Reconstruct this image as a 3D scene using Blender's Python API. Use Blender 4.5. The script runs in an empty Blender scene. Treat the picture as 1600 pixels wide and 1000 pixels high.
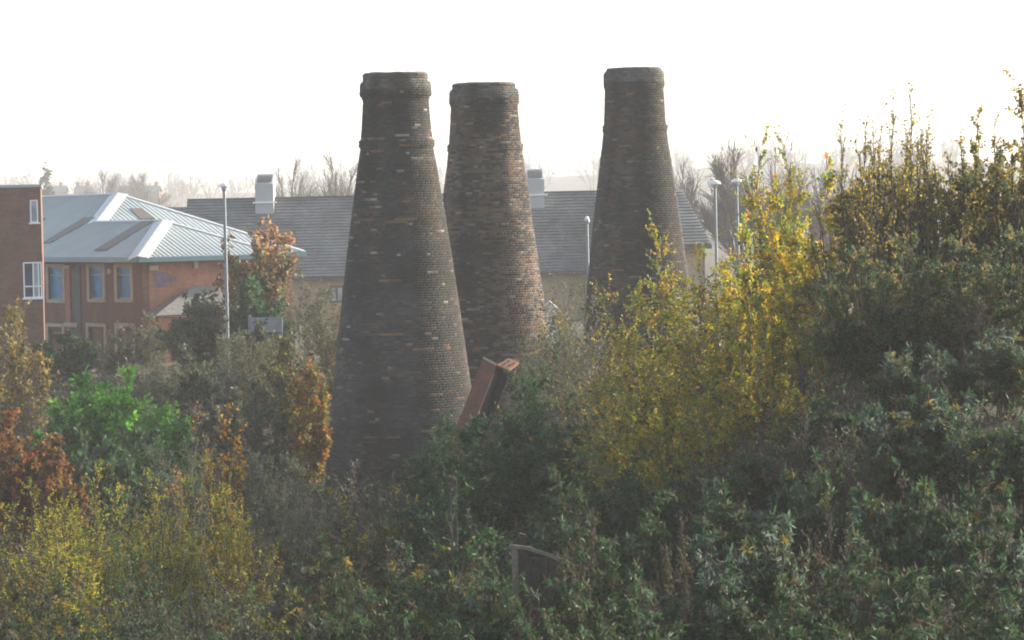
import bpy, math, random
import numpy as np
from mathutils import Vector, Matrix, noise

random.seed(7)
SC = bpy.context.scene
COL = SC.collection

# ------------------------------------------------------------------ camera, sky, sun, exposure
F = 5500.0                      # focal length in pixels of the 1600 px wide frame
PITCH = math.atan(170 / F)      # looking slightly down
ROLL = math.radians(1.2)        # the photograph is held a little crooked
CAM_Z = 10.0
fwd = Vector((0, math.cos(PITCH), -math.sin(PITCH)))
up0 = Vector((0, math.sin(PITCH), math.cos(PITCH)))
rt0 = Vector((1, 0, 0))
rt = rt0 * math.cos(ROLL) - up0 * math.sin(ROLL)
up = up0 * math.cos(ROLL) + rt0 * math.sin(ROLL)
cd = bpy.data.cameras.new('camera')
cam = bpy.data.objects.new('camera', cd)
COL.objects.link(cam)
cam.matrix_world = Matrix(((rt.x, up.x, -fwd.x, 0), (rt.y, up.y, -fwd.y, 0), (rt.z, up.z, -fwd.z, CAM_Z), (0, 0, 0, 1)))
cd.sensor_width = 36.0
cd.lens = 36.0 * F / 1600.0
cd.clip_start = 0.5
cd.clip_end = 9000
SC.camera = cam

SUN_EL, SUN_AZ = 21.0, 60.0     # azimuth clockwise from the viewing direction
w = bpy.data.worlds.new('World')
SC.world = w
w.use_nodes = True
nt = w.node_tree
nt.nodes.clear()
sky = nt.nodes.new('ShaderNodeTexSky')
sky.sky_type = 'NISHITA'
sky.sun_disc = False
sky.sun_elevation = math.radians(SUN_EL)
sky.sun_rotation = math.radians(SUN_AZ)
sky.air_density = 0.8
sky.dust_density = 1.6
sky.ozone_density = 1.0
bg = nt.nodes.new('ShaderNodeBackground')
bg.inputs[1].default_value = 0.15
wo = nt.nodes.new('ShaderNodeOutputWorld')
veil = nt.nodes.new('ShaderNodeHueSaturation')   # thin white cloud veil: paler sky
veil.inputs['Saturation'].default_value = 0.68
nt.links.new(sky.outputs[0], veil.inputs['Color'])
nt.links.new(veil.outputs[0], bg.inputs[0])
nt.links.new(bg.outputs[0], wo.inputs[0])

sd = bpy.data.lights.new('sun', 'SUN')
sd.energy = 4.5
sd.angle = math.radians(0.6)
sd.color = (1.0, 0.86, 0.66)
sun = bpy.data.objects.new('sun', sd)
COL.objects.link(sun)
a, e = math.radians(SUN_AZ), math.radians(SUN_EL)
to_sun = Vector((math.sin(a) * math.cos(e), math.cos(a) * math.cos(e), math.sin(e)))
sun.rotation_euler = to_sun.to_track_quat('Z', 'Y').to_euler()
sun.location = (60, 60, 80)

SC.view_settings.view_transform = 'Standard'
SC.view_settings.look = 'None'
SC.view_settings.gamma = 1.0
SC.view_settings.use_curve_mapping = False
SC.view_settings.exposure = 1.3
SC.render.engine = 'CYCLES'
SC.cycles.filter_width = 1.9
SC.cycles.use_denoising = True
SC.cycles.max_bounces = 8
SC.cycles.transparent_max_bounces = 8
SC.cycles.volume_bounces = 1
HAZE = 0.0004


def ray(px, py):
    d = fwd + rt * ((px - 800) / F) + up * (-(py - 500) / F)
    return d


def at(px, py, D):
    """point seen at photograph pixel (px, py) at the distance D along the view"""
    d = ray(px, py)
    t = D / d.y
    return Vector((d.x * t, D, CAM_Z + d.z * t))


# ------------------------------------------------------------------ materials
def new_mat(name):
    m = bpy.data.materials.new(name)
    m.use_nodes = True
    n = m.node_tree.nodes
    n.clear()
    out = n.new('ShaderNodeOutputMaterial')
    b = n.new('ShaderNodeBsdfPrincipled')
    m.node_tree.links.new(b.outputs[0], out.inputs[0])
    return m, m.node_tree, b, out


def plain(name, col, rough=0.7, metal=0.0, var=0.25, scale=2.0, bump=0.0, bscale=30.0):
    """base colour broken up by two noises, with an optional fine relief"""
    m, t, b, out = new_mat(name)
    tc = t.nodes.new('ShaderNodeTexCoord')
    n1 = t.nodes.new('ShaderNodeTexNoise')
    n1.inputs['Scale'].default_value = scale
    n1.inputs['Detail'].default_value = 6
    n1.inputs['Roughness'].default_value = 0.65
    t.links.new(tc.outputs['Object'], n1.inputs['Vector'])
    r = t.nodes.new('ShaderNodeValToRGB')
    r.color_ramp.elements[0].position = 0.3
    r.color_ramp.elements[1].position = 0.7
    r.color_ramp.elements[0].color = (*[c * (1 - var) for c in col], 1)
    r.color_ramp.elements[1].color = (*[min(1, c * (1 + var)) for c in col], 1)
    t.links.new(n1.outputs['Fac'], r.inputs[0])
    t.links.new(r.outputs[0], b.inputs['Base Color'])
    b.inputs['Roughness'].default_value = rough
    b.inputs['Metallic'].default_value = metal
    if bump:
        n2 = t.nodes.new('ShaderNodeTexNoise')
        n2.inputs['Scale'].default_value = bscale
        n2.inputs['Detail'].default_value = 4
        t.links.new(tc.outputs['Object'], n2.inputs['Vector'])
        bp = t.nodes.new('ShaderNodeBump')
        bp.inputs['Strength'].default_value = bump
        bp.inputs['Distance'].default_value = 0.02
        t.links.new(n2.outputs['Fac'], bp.inputs['Height'])
        t.links.new(bp.outputs[0], b.inputs['Normal'])
    return m


def brick_wall_mat(name, c1, c2, mortar, scale=1.0):
    m, t, b, out = new_mat(name)
    tc = t.nodes.new('ShaderNodeTexCoord')
    sp = t.nodes.new('ShaderNodeSeparateXYZ')
    t.links.new(tc.outputs['Object'], sp.inputs[0])
    ad = t.nodes.new('ShaderNodeMath')
    t.links.new(sp.outputs[0], ad.inputs[0])
    t.links.new(sp.outputs[1], ad.inputs[1])
    cb = t.nodes.new('ShaderNodeCombineXYZ')
    t.links.new(ad.outputs[0], cb.inputs[0])
    t.links.new(sp.outputs[2], cb.inputs[1])
    br = t.nodes.new('ShaderNodeTexBrick')
    br.inputs['Scale'].default_value = scale
    br.inputs['Brick Width'].default_value = 0.225
    br.inputs['Row Height'].default_value = 0.075
    br.inputs['Mortar Size'].default_value = 0.008
    br.inputs['Color1'].default_value = (*c1, 1)
    br.inputs['Color2'].default_value = (*c2, 1)
    br.inputs['Mortar'].default_value = (*mortar, 1)
    t.links.new(cb.outputs[0], br.inputs['Vector'])
    n1 = t.nodes.new('ShaderNodeTexNoise')
    n1.inputs['Scale'].default_value = 0.9
    n1.inputs['Detail'].default_value = 7
    n1.inputs['Roughness'].default_value = 0.7
    t.links.new(tc.outputs['Object'], n1.inputs['Vector'])
    mr = t.nodes.new('ShaderNodeMapRange')
    mr.inputs[1].default_value = 0.3
    mr.inputs[2].default_value = 0.7
    mr.inputs[3].default_value = 0.7
    mr.inputs[4].default_value = 1.25
    t.links.new(n1.outputs['Fac'], mr.inputs[0])
    mx = t.nodes.new('ShaderNodeMix')
    mx.data_type = 'RGBA'
    mx.blend_type = 'MULTIPLY'
    mx.inputs[0].default_value = 1
    t.links.new(br.outputs['Color'], mx.inputs[6])
    t.links.new(mr.outputs[0], mx.inputs[7])
    t.links.new(mx.outputs[2], b.inputs['Base Color'])
    b.inputs['Roughness'].default_value = 0.9
    bp = t.nodes.new('ShaderNodeBump')
    bp.inputs['Strength'].default_value = 0.5
    bp.inputs['Distance'].default_value = 0.01
    bp.invert = True
    t.links.new(br.outputs['Fac'], bp.inputs['Height'])
    t.links.new(bp.outputs[0], b.inputs['Normal'])
    return m


def attr_mat(name, rough=0.85, transl=0.0, noise_scale=None, bump=0.0, spec=0.3):
    """per-face colour from the attribute Col; leaves let light through"""
    m, t, b, out = new_mat(name)
    at_ = t.nodes.new('ShaderNodeAttribute')
    at_.attribute_name = 'Col'
    src = at_.outputs['Color']
    if noise_scale:
        ge = t.nodes.new('ShaderNodeNewGeometry')
        n1 = t.nodes.new('ShaderNodeTexNoise')
        n1.inputs['Scale'].default_value = noise_scale
        n1.inputs['Detail'].default_value = 8
        n1.inputs['Roughness'].default_value = 0.7
        t.links.new(ge.outputs['Position'], n1.inputs['Vector'])
        mr = t.nodes.new('ShaderNodeMapRange')
        mr.inputs[1].default_value = 0.3
        mr.inputs[2].default_value = 0.7
        mr.inputs[3].default_value = 0.6
        mr.inputs[4].default_value = 1.35
        t.links.new(n1.outputs['Fac'], mr.inputs[0])
        mx = t.nodes.new('ShaderNodeMix')
        mx.data_type = 'RGBA'
        mx.blend_type = 'MULTIPLY'
        mx.inputs[0].default_value = 1
        t.links.new(src, mx.inputs[6])
        t.links.new(mr.outputs[0], mx.inputs[7])
        src = mx.outputs[2]
        if bump:
            n2 = t.nodes.new('ShaderNodeTexNoise')
            n2.inputs['Scale'].default_value = 45
            n2.inputs['Detail'].default_value = 3
            t.links.new(ge.outputs['Position'], n2.inputs['Vector'])
            bp = t.nodes.new('ShaderNodeBump')
            bp.inputs['Strength'].default_value = bump
            bp.inputs['Distance'].default_value = 0.012
            t.links.new(n2.outputs['Fac'], bp.inputs['Height'])
            t.links.new(bp.outputs[0], b.inputs['Normal'])
    t.links.new(src, b.inputs['Base Color'])
    b.inputs['Roughness'].default_value = rough
    b.inputs['Specular IOR Level'].default_value = spec
    if transl:
        tr = t.nodes.new('ShaderNodeBsdfTranslucent')
        t.links.new(src, tr.inputs['Color'])
        ms = t.nodes.new('ShaderNodeMixShader')
        ms.inputs[0].default_value = transl
        t.links.new(b.outputs[0], ms.inputs[1])
        t.links.new(tr.outputs[0], ms.inputs[2])
        t.links.new(ms.outputs[0], out.inputs[0])
    return m


M_LEAF = attr_mat('leaf', 0.55, 0.48, spec=0.2)
M_BRICK = attr_mat('sooty_brick', 0.9, noise_scale=1.1, bump=0.5)
M_CORE = plain('sooty_mortar', (0.075, 0.068, 0.058), 0.95, var=0.4, scale=3, bump=0.4)
M_RIM = plain('weathered_cement', (0.15, 0.14, 0.12), 0.95, var=0.35, scale=4, bump=0.5)
M_BARK = plain('bark', (0.07, 0.058, 0.046), 0.9, var=0.4, scale=6)
M_BARKDARK = plain('dark_bark', (0.04, 0.033, 0.028), 0.9, var=0.4, scale=6)
M_BARKPALE = plain('pale_bark', (0.15, 0.135, 0.12), 0.9, var=0.35, scale=6)
M_SOIL = plain('soil_litter', (0.05, 0.04, 0.028), 0.95, var=0.55, scale=0.8, bump=0.6, bscale=5)


def ground_mat():
    m, t, b, out = new_mat('ground')
    ge = t.nodes.new('ShaderNodeNewGeometry')
    n1 = t.nodes.new('ShaderNodeTexNoise')
    n1.inputs['Scale'].default_value = 0.35
    n1.inputs['Detail'].default_value = 10
    n1.inputs['Roughness'].default_value = 0.7
    t.links.new(ge.outputs['Position'], n1.inputs['Vector'])
    r = t.nodes.new('ShaderNodeValToRGB')
    cr = r.color_ramp
    cr.elements[0].position = 0.34
    cr.elements[0].color = (0.035, 0.028, 0.02, 1)
    cr.elements[1].position = 0.7
    cr.elements[1].color = (0.075, 0.075, 0.035, 1)
    q = cr.elements.new(0.52)
    q.color = (0.055, 0.045, 0.028, 1)
    t.links.new(n1.outputs['Fac'], r.inputs[0])
    t.links.new(r.outputs[0], b.inputs['Base Color'])
    b.inputs['Roughness'].default_value = 0.95
    n2 = t.nodes.new('ShaderNodeTexNoise')
    n2.inputs['Scale'].default_value = 4
    n2.inputs['Detail'].default_value = 8
    t.links.new(ge.outputs['Position'], n2.inputs['Vector'])
    bp = t.nodes.new('ShaderNodeBump')
    bp.inputs['Distance'].default_value = 0.15
    t.links.new(n2.outputs['Fac'], bp.inputs['Height'])
    t.links.new(bp.outputs[0], b.inputs['Normal'])
    return m


def rust_mat():
    m, t, b, out = new_mat('rusty_steel')
    tc = t.nodes.new('ShaderNodeTexCoord')
    n1 = t.nodes.new('ShaderNodeTexNoise')
    n1.inputs['Scale'].default_value = 3.5
    n1.inputs['Detail'].default_value = 9
    n1.inputs['Roughness'].default_value = 0.7
    t.links.new(tc.outputs['Object'], n1.inputs['Vector'])
    r = t.nodes.new('ShaderNodeValToRGB')
    cr = r.color_ramp
    cr.elements[0].position = 0.32
    cr.elements[0].color = (0.10, 0.085, 0.07, 1)
    cr.elements[1].position = 0.68
    cr.elements[1].color = (0.30, 0.09, 0.045, 1)
    q = cr.elements.new(0.5)
    q.color = (0.17, 0.085, 0.055, 1)
    t.links.new(n1.outputs['Fac'], r.inputs[0])
    t.links.new(r.outputs[0], b.inputs['Base Color'])
    b.inputs['Roughness'].default_value = 0.85
    return m


def glass_mat(name, col):
    m, t, b, out = new_mat(name)
    tc = t.nodes.new('ShaderNodeTexCoord')
    n1 = t.nodes.new('ShaderNodeTexNoise')
    n1.inputs['Scale'].default_value = 1.6
    n1.inputs['Detail'].default_value = 3
    t.links.new(tc.outputs['Object'], n1.inputs['Vector'])
    r = t.nodes.new('ShaderNodeValToRGB')
    r.color_ramp.elements[0].position = 0.35
    r.color_ramp.elements[1].position = 0.65
    r.color_ramp.elements[0].color = (*[c * 0.7 for c in col], 1)
    r.color_ramp.elements[1].color = (*[c * 1.3 for c in col], 1)
    t.links.new(n1.outputs['Fac'], r.inputs[0])
    t.links.new(r.outputs[0], b.inputs['Base Color'])
    b.inputs['Roughness'].default_value = 0.2
    b.inputs['Specular IOR Level'].default_value = 0.25
    b.inputs['IOR'].default_value = 1.5
    return m


M_GROUND = ground_mat()
M_RUST = rust_mat()
M_REDBRICK = brick_wall_mat('red_brown_brick', (0.20, 0.088, 0.055), (0.14, 0.066, 0.045), (0.15, 0.12, 0.10))
M_ORANGEBRICK = brick_wall_mat('orange_brick', (0.42, 0.165, 0.08), (0.34, 0.13, 0.065), (0.25, 0.2, 0.16))  # brighter school brick, with sunlight put into the colour
M_BUFFBRICK = brick_wall_mat('buff_brick', (0.40, 0.30, 0.16), (0.32, 0.24, 0.13), (0.36, 0.31, 0.23))
M_STONE = plain('cream_stone', (0.42, 0.36, 0.27), 0.9, var=0.15)
M_WHITE = plain('white_paint', (0.78, 0.78, 0.76), 0.5, var=0.05)
M_DARKFRAME = plain('dark_frame', (0.07, 0.065, 0.06), 0.6, var=0.1)
M_GLASS_BLUE = glass_mat('blue_tinted_glass', (0.008, 0.17, 0.36))
M_GLASS_PALE = glass_mat('pale_blind_glass', (0.38, 0.40, 0.42))
M_GLASS_DARK = glass_mat('dark_glass', (0.05, 0.07, 0.10))
M_ROOFMETAL = plain('pale_metal_sheet', (0.40, 0.45, 0.44), 0.55, metal=0.0, var=0.08, scale=0.7)
M_FLASH = plain('white_flashing', (0.50, 0.53, 0.52), 0.5, var=0.05)
M_GUTTER = plain('teal_gutter', (0.16, 0.27, 0.29), 0.45, var=0.1)
M_ROOFLIGHT = plain('brown_rooflight', (0.11, 0.10, 0.08), 0.6, var=0.15)
M_TILE = attr_mat('slate_tile', 0.75, noise_scale=0.5)
M_VENTWALL = plain('pale_grey_cladding', (0.36, 0.375, 0.37), 0.6, var=0.06)
M_GALV = plain('galvanised_steel', (0.17, 0.195, 0.21), 0.6, metal=0.0, var=0.12)
M_WOODGREY = plain('weathered_wood', (0.15, 0.13, 0.10), 0.9, var=0.4, scale=5, bump=0.4)
M_WOODDARK = plain('dark_brown_wood', (0.05, 0.04, 0.032), 0.9, var=0.4, scale=5, bump=0.4)  # darker wood for the boards and two posts
M_SIGNBLUE = plain('blue_letter_paint', (0.04, 0.12, 0.32), 0.5, var=0.1)
M_DARKROOF = plain('dark_slate', (0.08, 0.085, 0.09), 0.8, var=0.25)
M_PANEL = plain('faded_grey_board', (0.22, 0.235, 0.24), 0.8, var=0.25, scale=3)
M_PORCH = plain('lichened_grey_slate', (0.17, 0.17, 0.165), 0.85, var=0.35, scale=5)
M_HOUSE = plain('far_house_brick', (0.22, 0.13, 0.10), 0.9, var=0.2)
M_BRANCHFAR = plain('bare_far_branch', (0.11, 0.095, 0.08), 0.9, var=0.2)
M_SHADESTEEL = plain('shaded_steel', (0.035, 0.03, 0.027), 0.85, var=0.4, scale=5)  # steel of the beam's recess, its shade put into the colour


# ------------------------------------------------------------------ object helpers
def link(name, mesh, parent=None, loc=None):
    o = bpy.data.objects.new(name, mesh)
    COL.objects.link(o)
    if parent is not None:
        o.parent = parent
    if loc is not None:
        o.location = loc
    return o


def tag(o, label=None, cat=None, group=None, kind=None):
    if label:
        o['label'] = label
    if cat:
        o['category'] = cat
    if group:
        o['group'] = group
    if kind:
        o['kind'] = kind
    return o


def thing(name, loc, label, cat, group=None, rz=0.0):
    o = link(name, None, None, loc)
    o.rotation_euler = (0, 0, rz)
    return tag(o, label, cat, group)


class MB:
    """collects boxes, prisms and tubes and links them as one mesh object"""

    def __init__(s):
        s.v, s.f, s.c = [], [], []

    def poly(s, pts, col=None):
        n = len(s.v)
        s.v += [tuple(p) for p in pts]
        s.f.append(tuple(range(n, n + len(pts))))
        s.c.append(col)

    def hexa(s, p, col=None):
        """p: 8 corners, four below then four above, both counter-clockwise"""
        n = len(s.v)
        s.v += [tuple(q) for q in p]
        for q in ((3, 2, 1, 0), (4, 5, 6, 7), (0, 1, 5, 4), (1, 2, 6, 5), (2, 3, 7, 6), (3, 0, 4, 7)):
            s.f.append(tuple(n + i for i in q))
            s.c.append(col)

    def box(s, x0, x1, y0, y1, z0, z1, col=None):
        s.hexa([(x0, y0, z0), (x1, y0, z0), (x1, y1, z0), (x0, y1, z0),
                (x0, y0, z1), (x1, y0, z1), (x1, y1, z1), (x0, y1, z1)], col)

    def slab(s, pts, n, th, col=None):
        """a polygon given thickness th along -n"""
        a_ = [Vector(p) for p in pts]
        b_ = [p - Vector(n) * th for p in a_]
        k = len(s.v)
        m = len(a_)
        s.v += [tuple(p) for p in a_] + [tuple(p) for p in b_]
        s.f.append(tuple(range(k, k + m)))
        s.c.append(col)
        s.f.append(tuple(range(k + 2 * m - 1, k + m - 1, -1)))
        s.c.append(col)
        for i in range(m):
            j = (i + 1) % m
            s.f.append((k + i, k + m + i, k + m + j, k + j))
            s.c.append(col)

    def bar(s, p, q, w_, h_, upv=(0, 0, 1), col=None):
        p, q = Vector(p), Vector(q)
        d = (q - p).normalized()
        sd_ = d.cross(Vector(upv))
        if sd_.length < 1e-4:
            sd_ = d.cross(Vector((1, 0, 0)))
        sd_.normalize()
        u_ = sd_.cross(d)
        A = [p - sd_ * w_ / 2 - u_ * h_ / 2, p + sd_ * w_ / 2 - u_ * h_ / 2, p + sd_ * w_ / 2 + u_ * h_ / 2, p - sd_ * w_ / 2 + u_ * h_ / 2]
        s.hexa(A + [x + (q - p) for x in A], col)

    def lathe(s, prof, n=16, cx=0, cy=0, col=None):
        k = len(s.v)
        for r, z in prof:
            for i in range(n):
                a_ = 2 * math.pi * i / n
                s.v.append((cx + r * math.cos(a_), cy + r * math.sin(a_), z))
        for j in range(len(prof) - 1):
            for i in range(n):
                i2 = (i + 1) % n
                s.f.append((k + j * n + i, k + j * n + i2, k + (j + 1) * n + i2, k + (j + 1) * n + i))
                s.c.append(col)

    def build(s, name, mat, parent=None, loc=None, smooth=False):
        me = bpy.data.meshes.new(name)
        me.from_pydata(s.v, [], s.f)
        me.materials.append(mat)
        if any(c is not None for c in s.c):
            at_ = me.attributes.new('Col', 'FLOAT_COLOR', 'FACE')
            arr = np.ones((len(s.f), 4), np.float32)
            arr[:, :3] = [c or (0.1, 0.1, 0.1) for c in s.c]
            at_.data.foreach_set('color', arr.ravel())
        if smooth:
            me.polygons.foreach_set('use_smooth', [True] * len(s.f))
        me.update()
        return link(name, me, parent, loc)


def quads_mesh(name, V, Q, mat, C=None):
    """numpy arrays to a mesh of quads with a colour per face"""
    me = bpy.data.meshes.new(name)
    V = np.ascontiguousarray(V, np.float32)
    Q = np.ascontiguousarray(Q, np.int32)
    me.vertices.add(len(V))
    me.vertices.foreach_set('co', V.ravel())
    me.loops.add(Q.size)
    me.loops.foreach_set('vertex_index', Q.ravel())
    me.polygons.add(len(Q))
    me.polygons.foreach_set('loop_start', np.arange(0, Q.size, 4, dtype=np.int32))
    me.update(calc_edges=True)
    if C is not None:
        at_ = me.attributes.new('Col', 'FLOAT_COLOR', 'FACE')
        arr = np.ones((len(Q), 4), np.float32)
        arr[:, :3] = C
        at_.data.foreach_set('color', arr.ravel())
    me.materials.append(mat)
    return me


# ------------------------------------------------------------------ terrain
def sst(x, a_, b_):
    t = np.clip((x - a_) / (b_ - a_), 0, 1)
    return t * t * (3 - 2 * t)


BD = [-400, -60, 0, 20, 40, 55, 80, 100, 122, 140, 158, 300, 650, 1000, 1300, 1600, 1900, 4000]
BZ = [8.4, 8.4, 8.3, 5.0, 2.4, 1.2, 0.4, 0.2, 0.6, 2.6, 3.4, 3.4, 4, 7, 15, 22, 23, 16]


def ground_z(x, y):
    x = np.asarray(x, float)
    y = np.asarray(y, float)
    z = np.interp(y, BD, BZ)
    z = z + 6.4 * sst(x - (y - 75) * 0.05, -1.5, 9.5) * sst(y, 40, 78) * (1 - sst(y, 88, 118))
    z = z + np.where(y > 600, 3.0 * np.sin(x / 170.0 + 1.0) + 2 * np.sin(x / 61.0), 0) * sst(y, 900, 1500)
    z = z + 4.0 * sst(x, 40, 200) * sst(y, 900, 1500)
    near = 1 - sst(y, 150, 300)
    z = z + near * (0.12 * np.sin(x * 1.3 + y * 0.7) + 0.1 * np.sin(x * 0.5 - y * 1.1))
    return z


def build_terrain():
    xs = np.unique(np.concatenate([np.linspace(-2000, -200, 25), np.linspace(-200, -40, 17), np.linspace(-40, 40, 81), np.linspace(40, 200, 17), np.linspace(200, 2000, 25)]))
    ys = np.unique(np.concatenate([np.linspace(-300, 0, 7), np.linspace(0, 170, 120), np.linspace(170, 600, 30), np.linspace(600, 2600, 60)]))
    X, Y = np.meshgrid(xs, ys)
    Z = ground_z(X, Y)
    V = np.stack([X, Y, Z], -1).reshape(-1, 3)
    nx, ny = len(xs), len(ys)
    i = np.arange(nx - 1)[None, :] + nx * np.arange(ny - 1)[:, None]
    Q = np.stack([i, i + 1, i + 1 + nx, i + nx], -1).reshape(-1, 4)
    me = quads_mesh('ground', V, Q, M_GROUND)
    me.polygons.foreach_set('use_smooth', [True] * len(Q))
    o = link('ground', me)
    tag(o, kind='structure')


build_terrain()

# ------------------------------------------------------------------ bottle kilns
UNIT_BRICKS = {}


def unit_brick(col):
    if col not in UNIT_BRICKS:
        m = MB()
        h = 0.5
        # outer face is +y; small arris chamfer on the outer face
        o_, c_ = 0.5, 0.44
        out = [(-c_, o_, -c_), (c_, o_, -c_), (c_, o_, c_), (-c_, o_, c_)]
        mid = [(-h, 0.42, -h), (h, 0.42, -h), (h, 0.42, h), (-h, 0.42, h)]
        inn = [(-h, -h, -h), (h, -h, -h), (h, -h, h), (-h, -h, h)]
        m.v = out + mid + inn
        m.f = [(3, 2, 1, 0)]
        for i in range(4):
            j = (i + 1) % 4
            m.f += [(i, j, 4 + j, 4 + i), (4 + i, 4 + j, 8 + j, 8 + i)]
        m.c = [col] * len(m.f)
        me = bpy.data.meshes.new('brick')
        me.from_pydata(m.v, [], m.f)
        at_ = me.attributes.new('Col', 'FLOAT_COLOR', 'FACE')
        arr = np.ones((len(m.f), 4), np.float32)
        arr[:, :3] = col
        at_.data.foreach_set('color', arr.ravel())
        me.materials.append(M_BRICK)
        UNIT_BRICKS[col] = me
    return UNIT_BRICKS[col]


SOOT = [(0.030, 0.032, 0.031), (0.036, 0.036, 0.034), (0.042, 0.040, 0.037), (0.050, 0.045, 0.041), (0.026, 0.029, 0.029)]
WARM = [(0.072, 0.054, 0.043), (0.086, 0.056, 0.043), (0.060, 0.047, 0.040), (0.075, 0.064, 0.051)]
PALE = [(0.20, 0.18, 0.145), (0.15, 0.135, 0.11), (0.25, 0.225, 0.185), (0.12, 0.10, 0.08)]
OCHRE = [(0.15, 0.10, 0.055), (0.18, 0.105, 0.06)]


CAPGREY = [(0.085, 0.083, 0.074), (0.10, 0.097, 0.085), (0.07, 0.068, 0.06)]
WARM2 = [(0.10, 0.073, 0.055), (0.115, 0.08, 0.058), (0.085, 0.065, 0.052), (0.11, 0.092, 0.072)]


def kiln(prof, D, label, seed, warm, pale_p, ochre_p, WARM):
    rng = random.Random(seed)
    pts = []
    for py, l, r in prof:
        c = at((l + r) / 2, py, D)
        pts.append((c.z, c.x, (r - l) / 2 * D / F))
    pts.sort()
    cx = sum(p[1] for p in pts) / len(pts)
    zs = [p[0] for p in pts]
    rs = [p[2] for p in pts]
    gz = float(ground_z(cx, D)) - 0.4
    # extend the batter to the ground
    k = (rs[0] - rs[1]) / (zs[0] - zs[1])
    if zs[0] > gz:
        rs.insert(0, rs[0] + k * (gz - zs[0]))
        zs.insert(0, gz)
    root = thing('bottle_kiln', (cx, D, gz), label, 'kiln', 'brick bottle kilns')
    top = zs[-1] - gz
    H = 0.0785
    n_c = int((top - 0.06) / H)
    R = lambda z: float(np.interp(z + gz, zs, rs))
    # mortar core, hollow at the top
    m = MB()
    pr = [(R(i * H * 3) - 0.022, i * H * 3) for i in range(int(n_c / 3))]
    prf = []
    for z in np.arange(0, n_c * H, H):
        prf.append((min(R(z), R(z + H)) - 0.02, z))
    prf.append((R(n_c * H) - 0.025, n_c * H))
    ri = R(n_c * H) - 0.34
    prf += [(ri, n_c * H), (ri + 0.05, n_c * H - 3.5), (0.02, n_c * H - 3.6)]
    m.lathe(prf, 56)
    m.build('core', M_CORE, root)
    # cement rim, slightly ragged
    m = MB()
    ro = R(top)
    nn = 60
    for i in range(nn):
        a0, a1 = 2 * math.pi * i / nn, 2 * math.pi * (i + 1) / nn
        h0 = 0.04 + 0.02 * noise.noise((math.cos(a0) * 2 + seed, math.sin(a0) * 2, 0)) + 0.02 * noise.noise((math.cos(a0) * 9, math.sin(a0) * 9, seed))
        h1 = 0.04 + 0.02 * noise.noise((math.cos(a1) * 2 + seed, math.sin(a1) * 2, 0)) + 0.02 * noise.noise((math.cos(a1) * 9, math.sin(a1) * 9, seed))
        p = lambda a_, r_, z_: (r_ * math.cos(a_), r_ * math.sin(a_), z_)
        z0 = n_c * H + 0.002
        m.poly([p(a0, ro - .015, z0), p(a1, ro - .015, z0), p(a1, ro - .04, z0 + h1), p(a0, ro - .04, z0 + h0)])
        m.poly([p(a0, ro - .04, z0 + h0), p(a1, ro - .04, z0 + h1), p(a1, ri + .02, z0 + h1 + .015), p(a0, ri + .02, z0 + h0 + .015)])
        m.poly([p(a0, ri + .02, z0 + h0 + .015), p(a1, ri + .02, z0 + h1 + .015), p(a1, ri + .02, z0), p(a0, ri + .02, z0)])
    m.build('rim', M_RIM, root)
    # every brick
    bricks = []
    for c in range(n_c):
        z = (c + 0.5) * H
        r = R(z)
        slope = (R(z + 0.1) - R(z - 0.1)) / 0.2
        slope = max(-0.35, min(0.35, slope))
        nb = max(12, int(round(2 * math.pi * r / 0.236)))
        header = c % 4 == 3
        if header:
            nb = int(nb * 1.9)
        da = 2 * math.pi / nb
        off = (0.5 if c % 2 else 0) * da + rng.uniform(-.1, .1) * da
        run = 0
        for i in range(nb):
            th = off + i * da
            px, py_ = r * math.cos(th), r * math.sin(th)
            n1 = noise.noise((px * 0.8 + seed * 7, py_ * 0.8, z * 0.45))
            n2 = noise.noise((px * 1.7 - seed * 3, py_ * 1.7, z * 1.6 + 9))
            if run > 0:
                run -= 1
                col = rng.choice(pal)
            else:
                u = rng.random()
                hgt = z / top
                bias = 1.3 if hgt > 0.36 else 0.4
                if u < pale_p * bias * max(0.2, 0.6 + 2.2 * n2):
                    pal = PALE
                    run = rng.choice((0, 0, 0, 0, 1, 1))
                    col = rng.choice(pal)
                elif u < pale_p * 1.5 + ochre_p * max(0, 0.5 + 2.5 * n1):
                    pal = OCHRE
                    run = rng.choice((0, 0, 1, 2))
                    col = rng.choice(pal)
                elif z > top - 0.52:
                    col = rng.choice(CAPGREY)
                elif rng.random() < (warm + 0.9 * n1 + 0.5 * n2) * (1.0 if hgt > 0.34 or seed != 1 else 0.25):
                    col = rng.choice(WARM)
                else:
                    col = rng.choice(SOOT)
            # soot runs down in streaks, weathered bands run round
            k = 1 + 0.75 * noise.noise((math.cos(th) * 2.6 + seed, math.sin(th) * 2.6, z * 0.13)) + 0.35 * noise.noise((seed * 3.0, th * 0.3, z * 1.1))
            k *= 1.15 if z > top - 0.75 else 1.0
            k = (0.62, 0.8, 1.0, 1.25, 1.5)[max(0, min(4, int((k - 0.5) / 0.2)))]
            if sum(col) > .3:
                k = min(k, 1.0)
            col = tuple(c_ * k for c_ in col)
            if c >= n_c - 2 and rng.random() < (0.12 if c == n_c - 1 else 0.03):
                continue
            bricks.append((z, th, r + rng.uniform(-0.004, 0.006), slope, da * r - 0.012, H - 0.011, col))
    # the ones that show largest are parts: facing the camera, clear of the bushes; the picked-out pale ones first
    cam_a = math.atan2(-D, -cx)

    def face(b):
        d = (b[1] - cam_a + math.pi) % (2 * math.pi) - math.pi
        return math.cos(d)
    vis_z = 2.6
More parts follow.
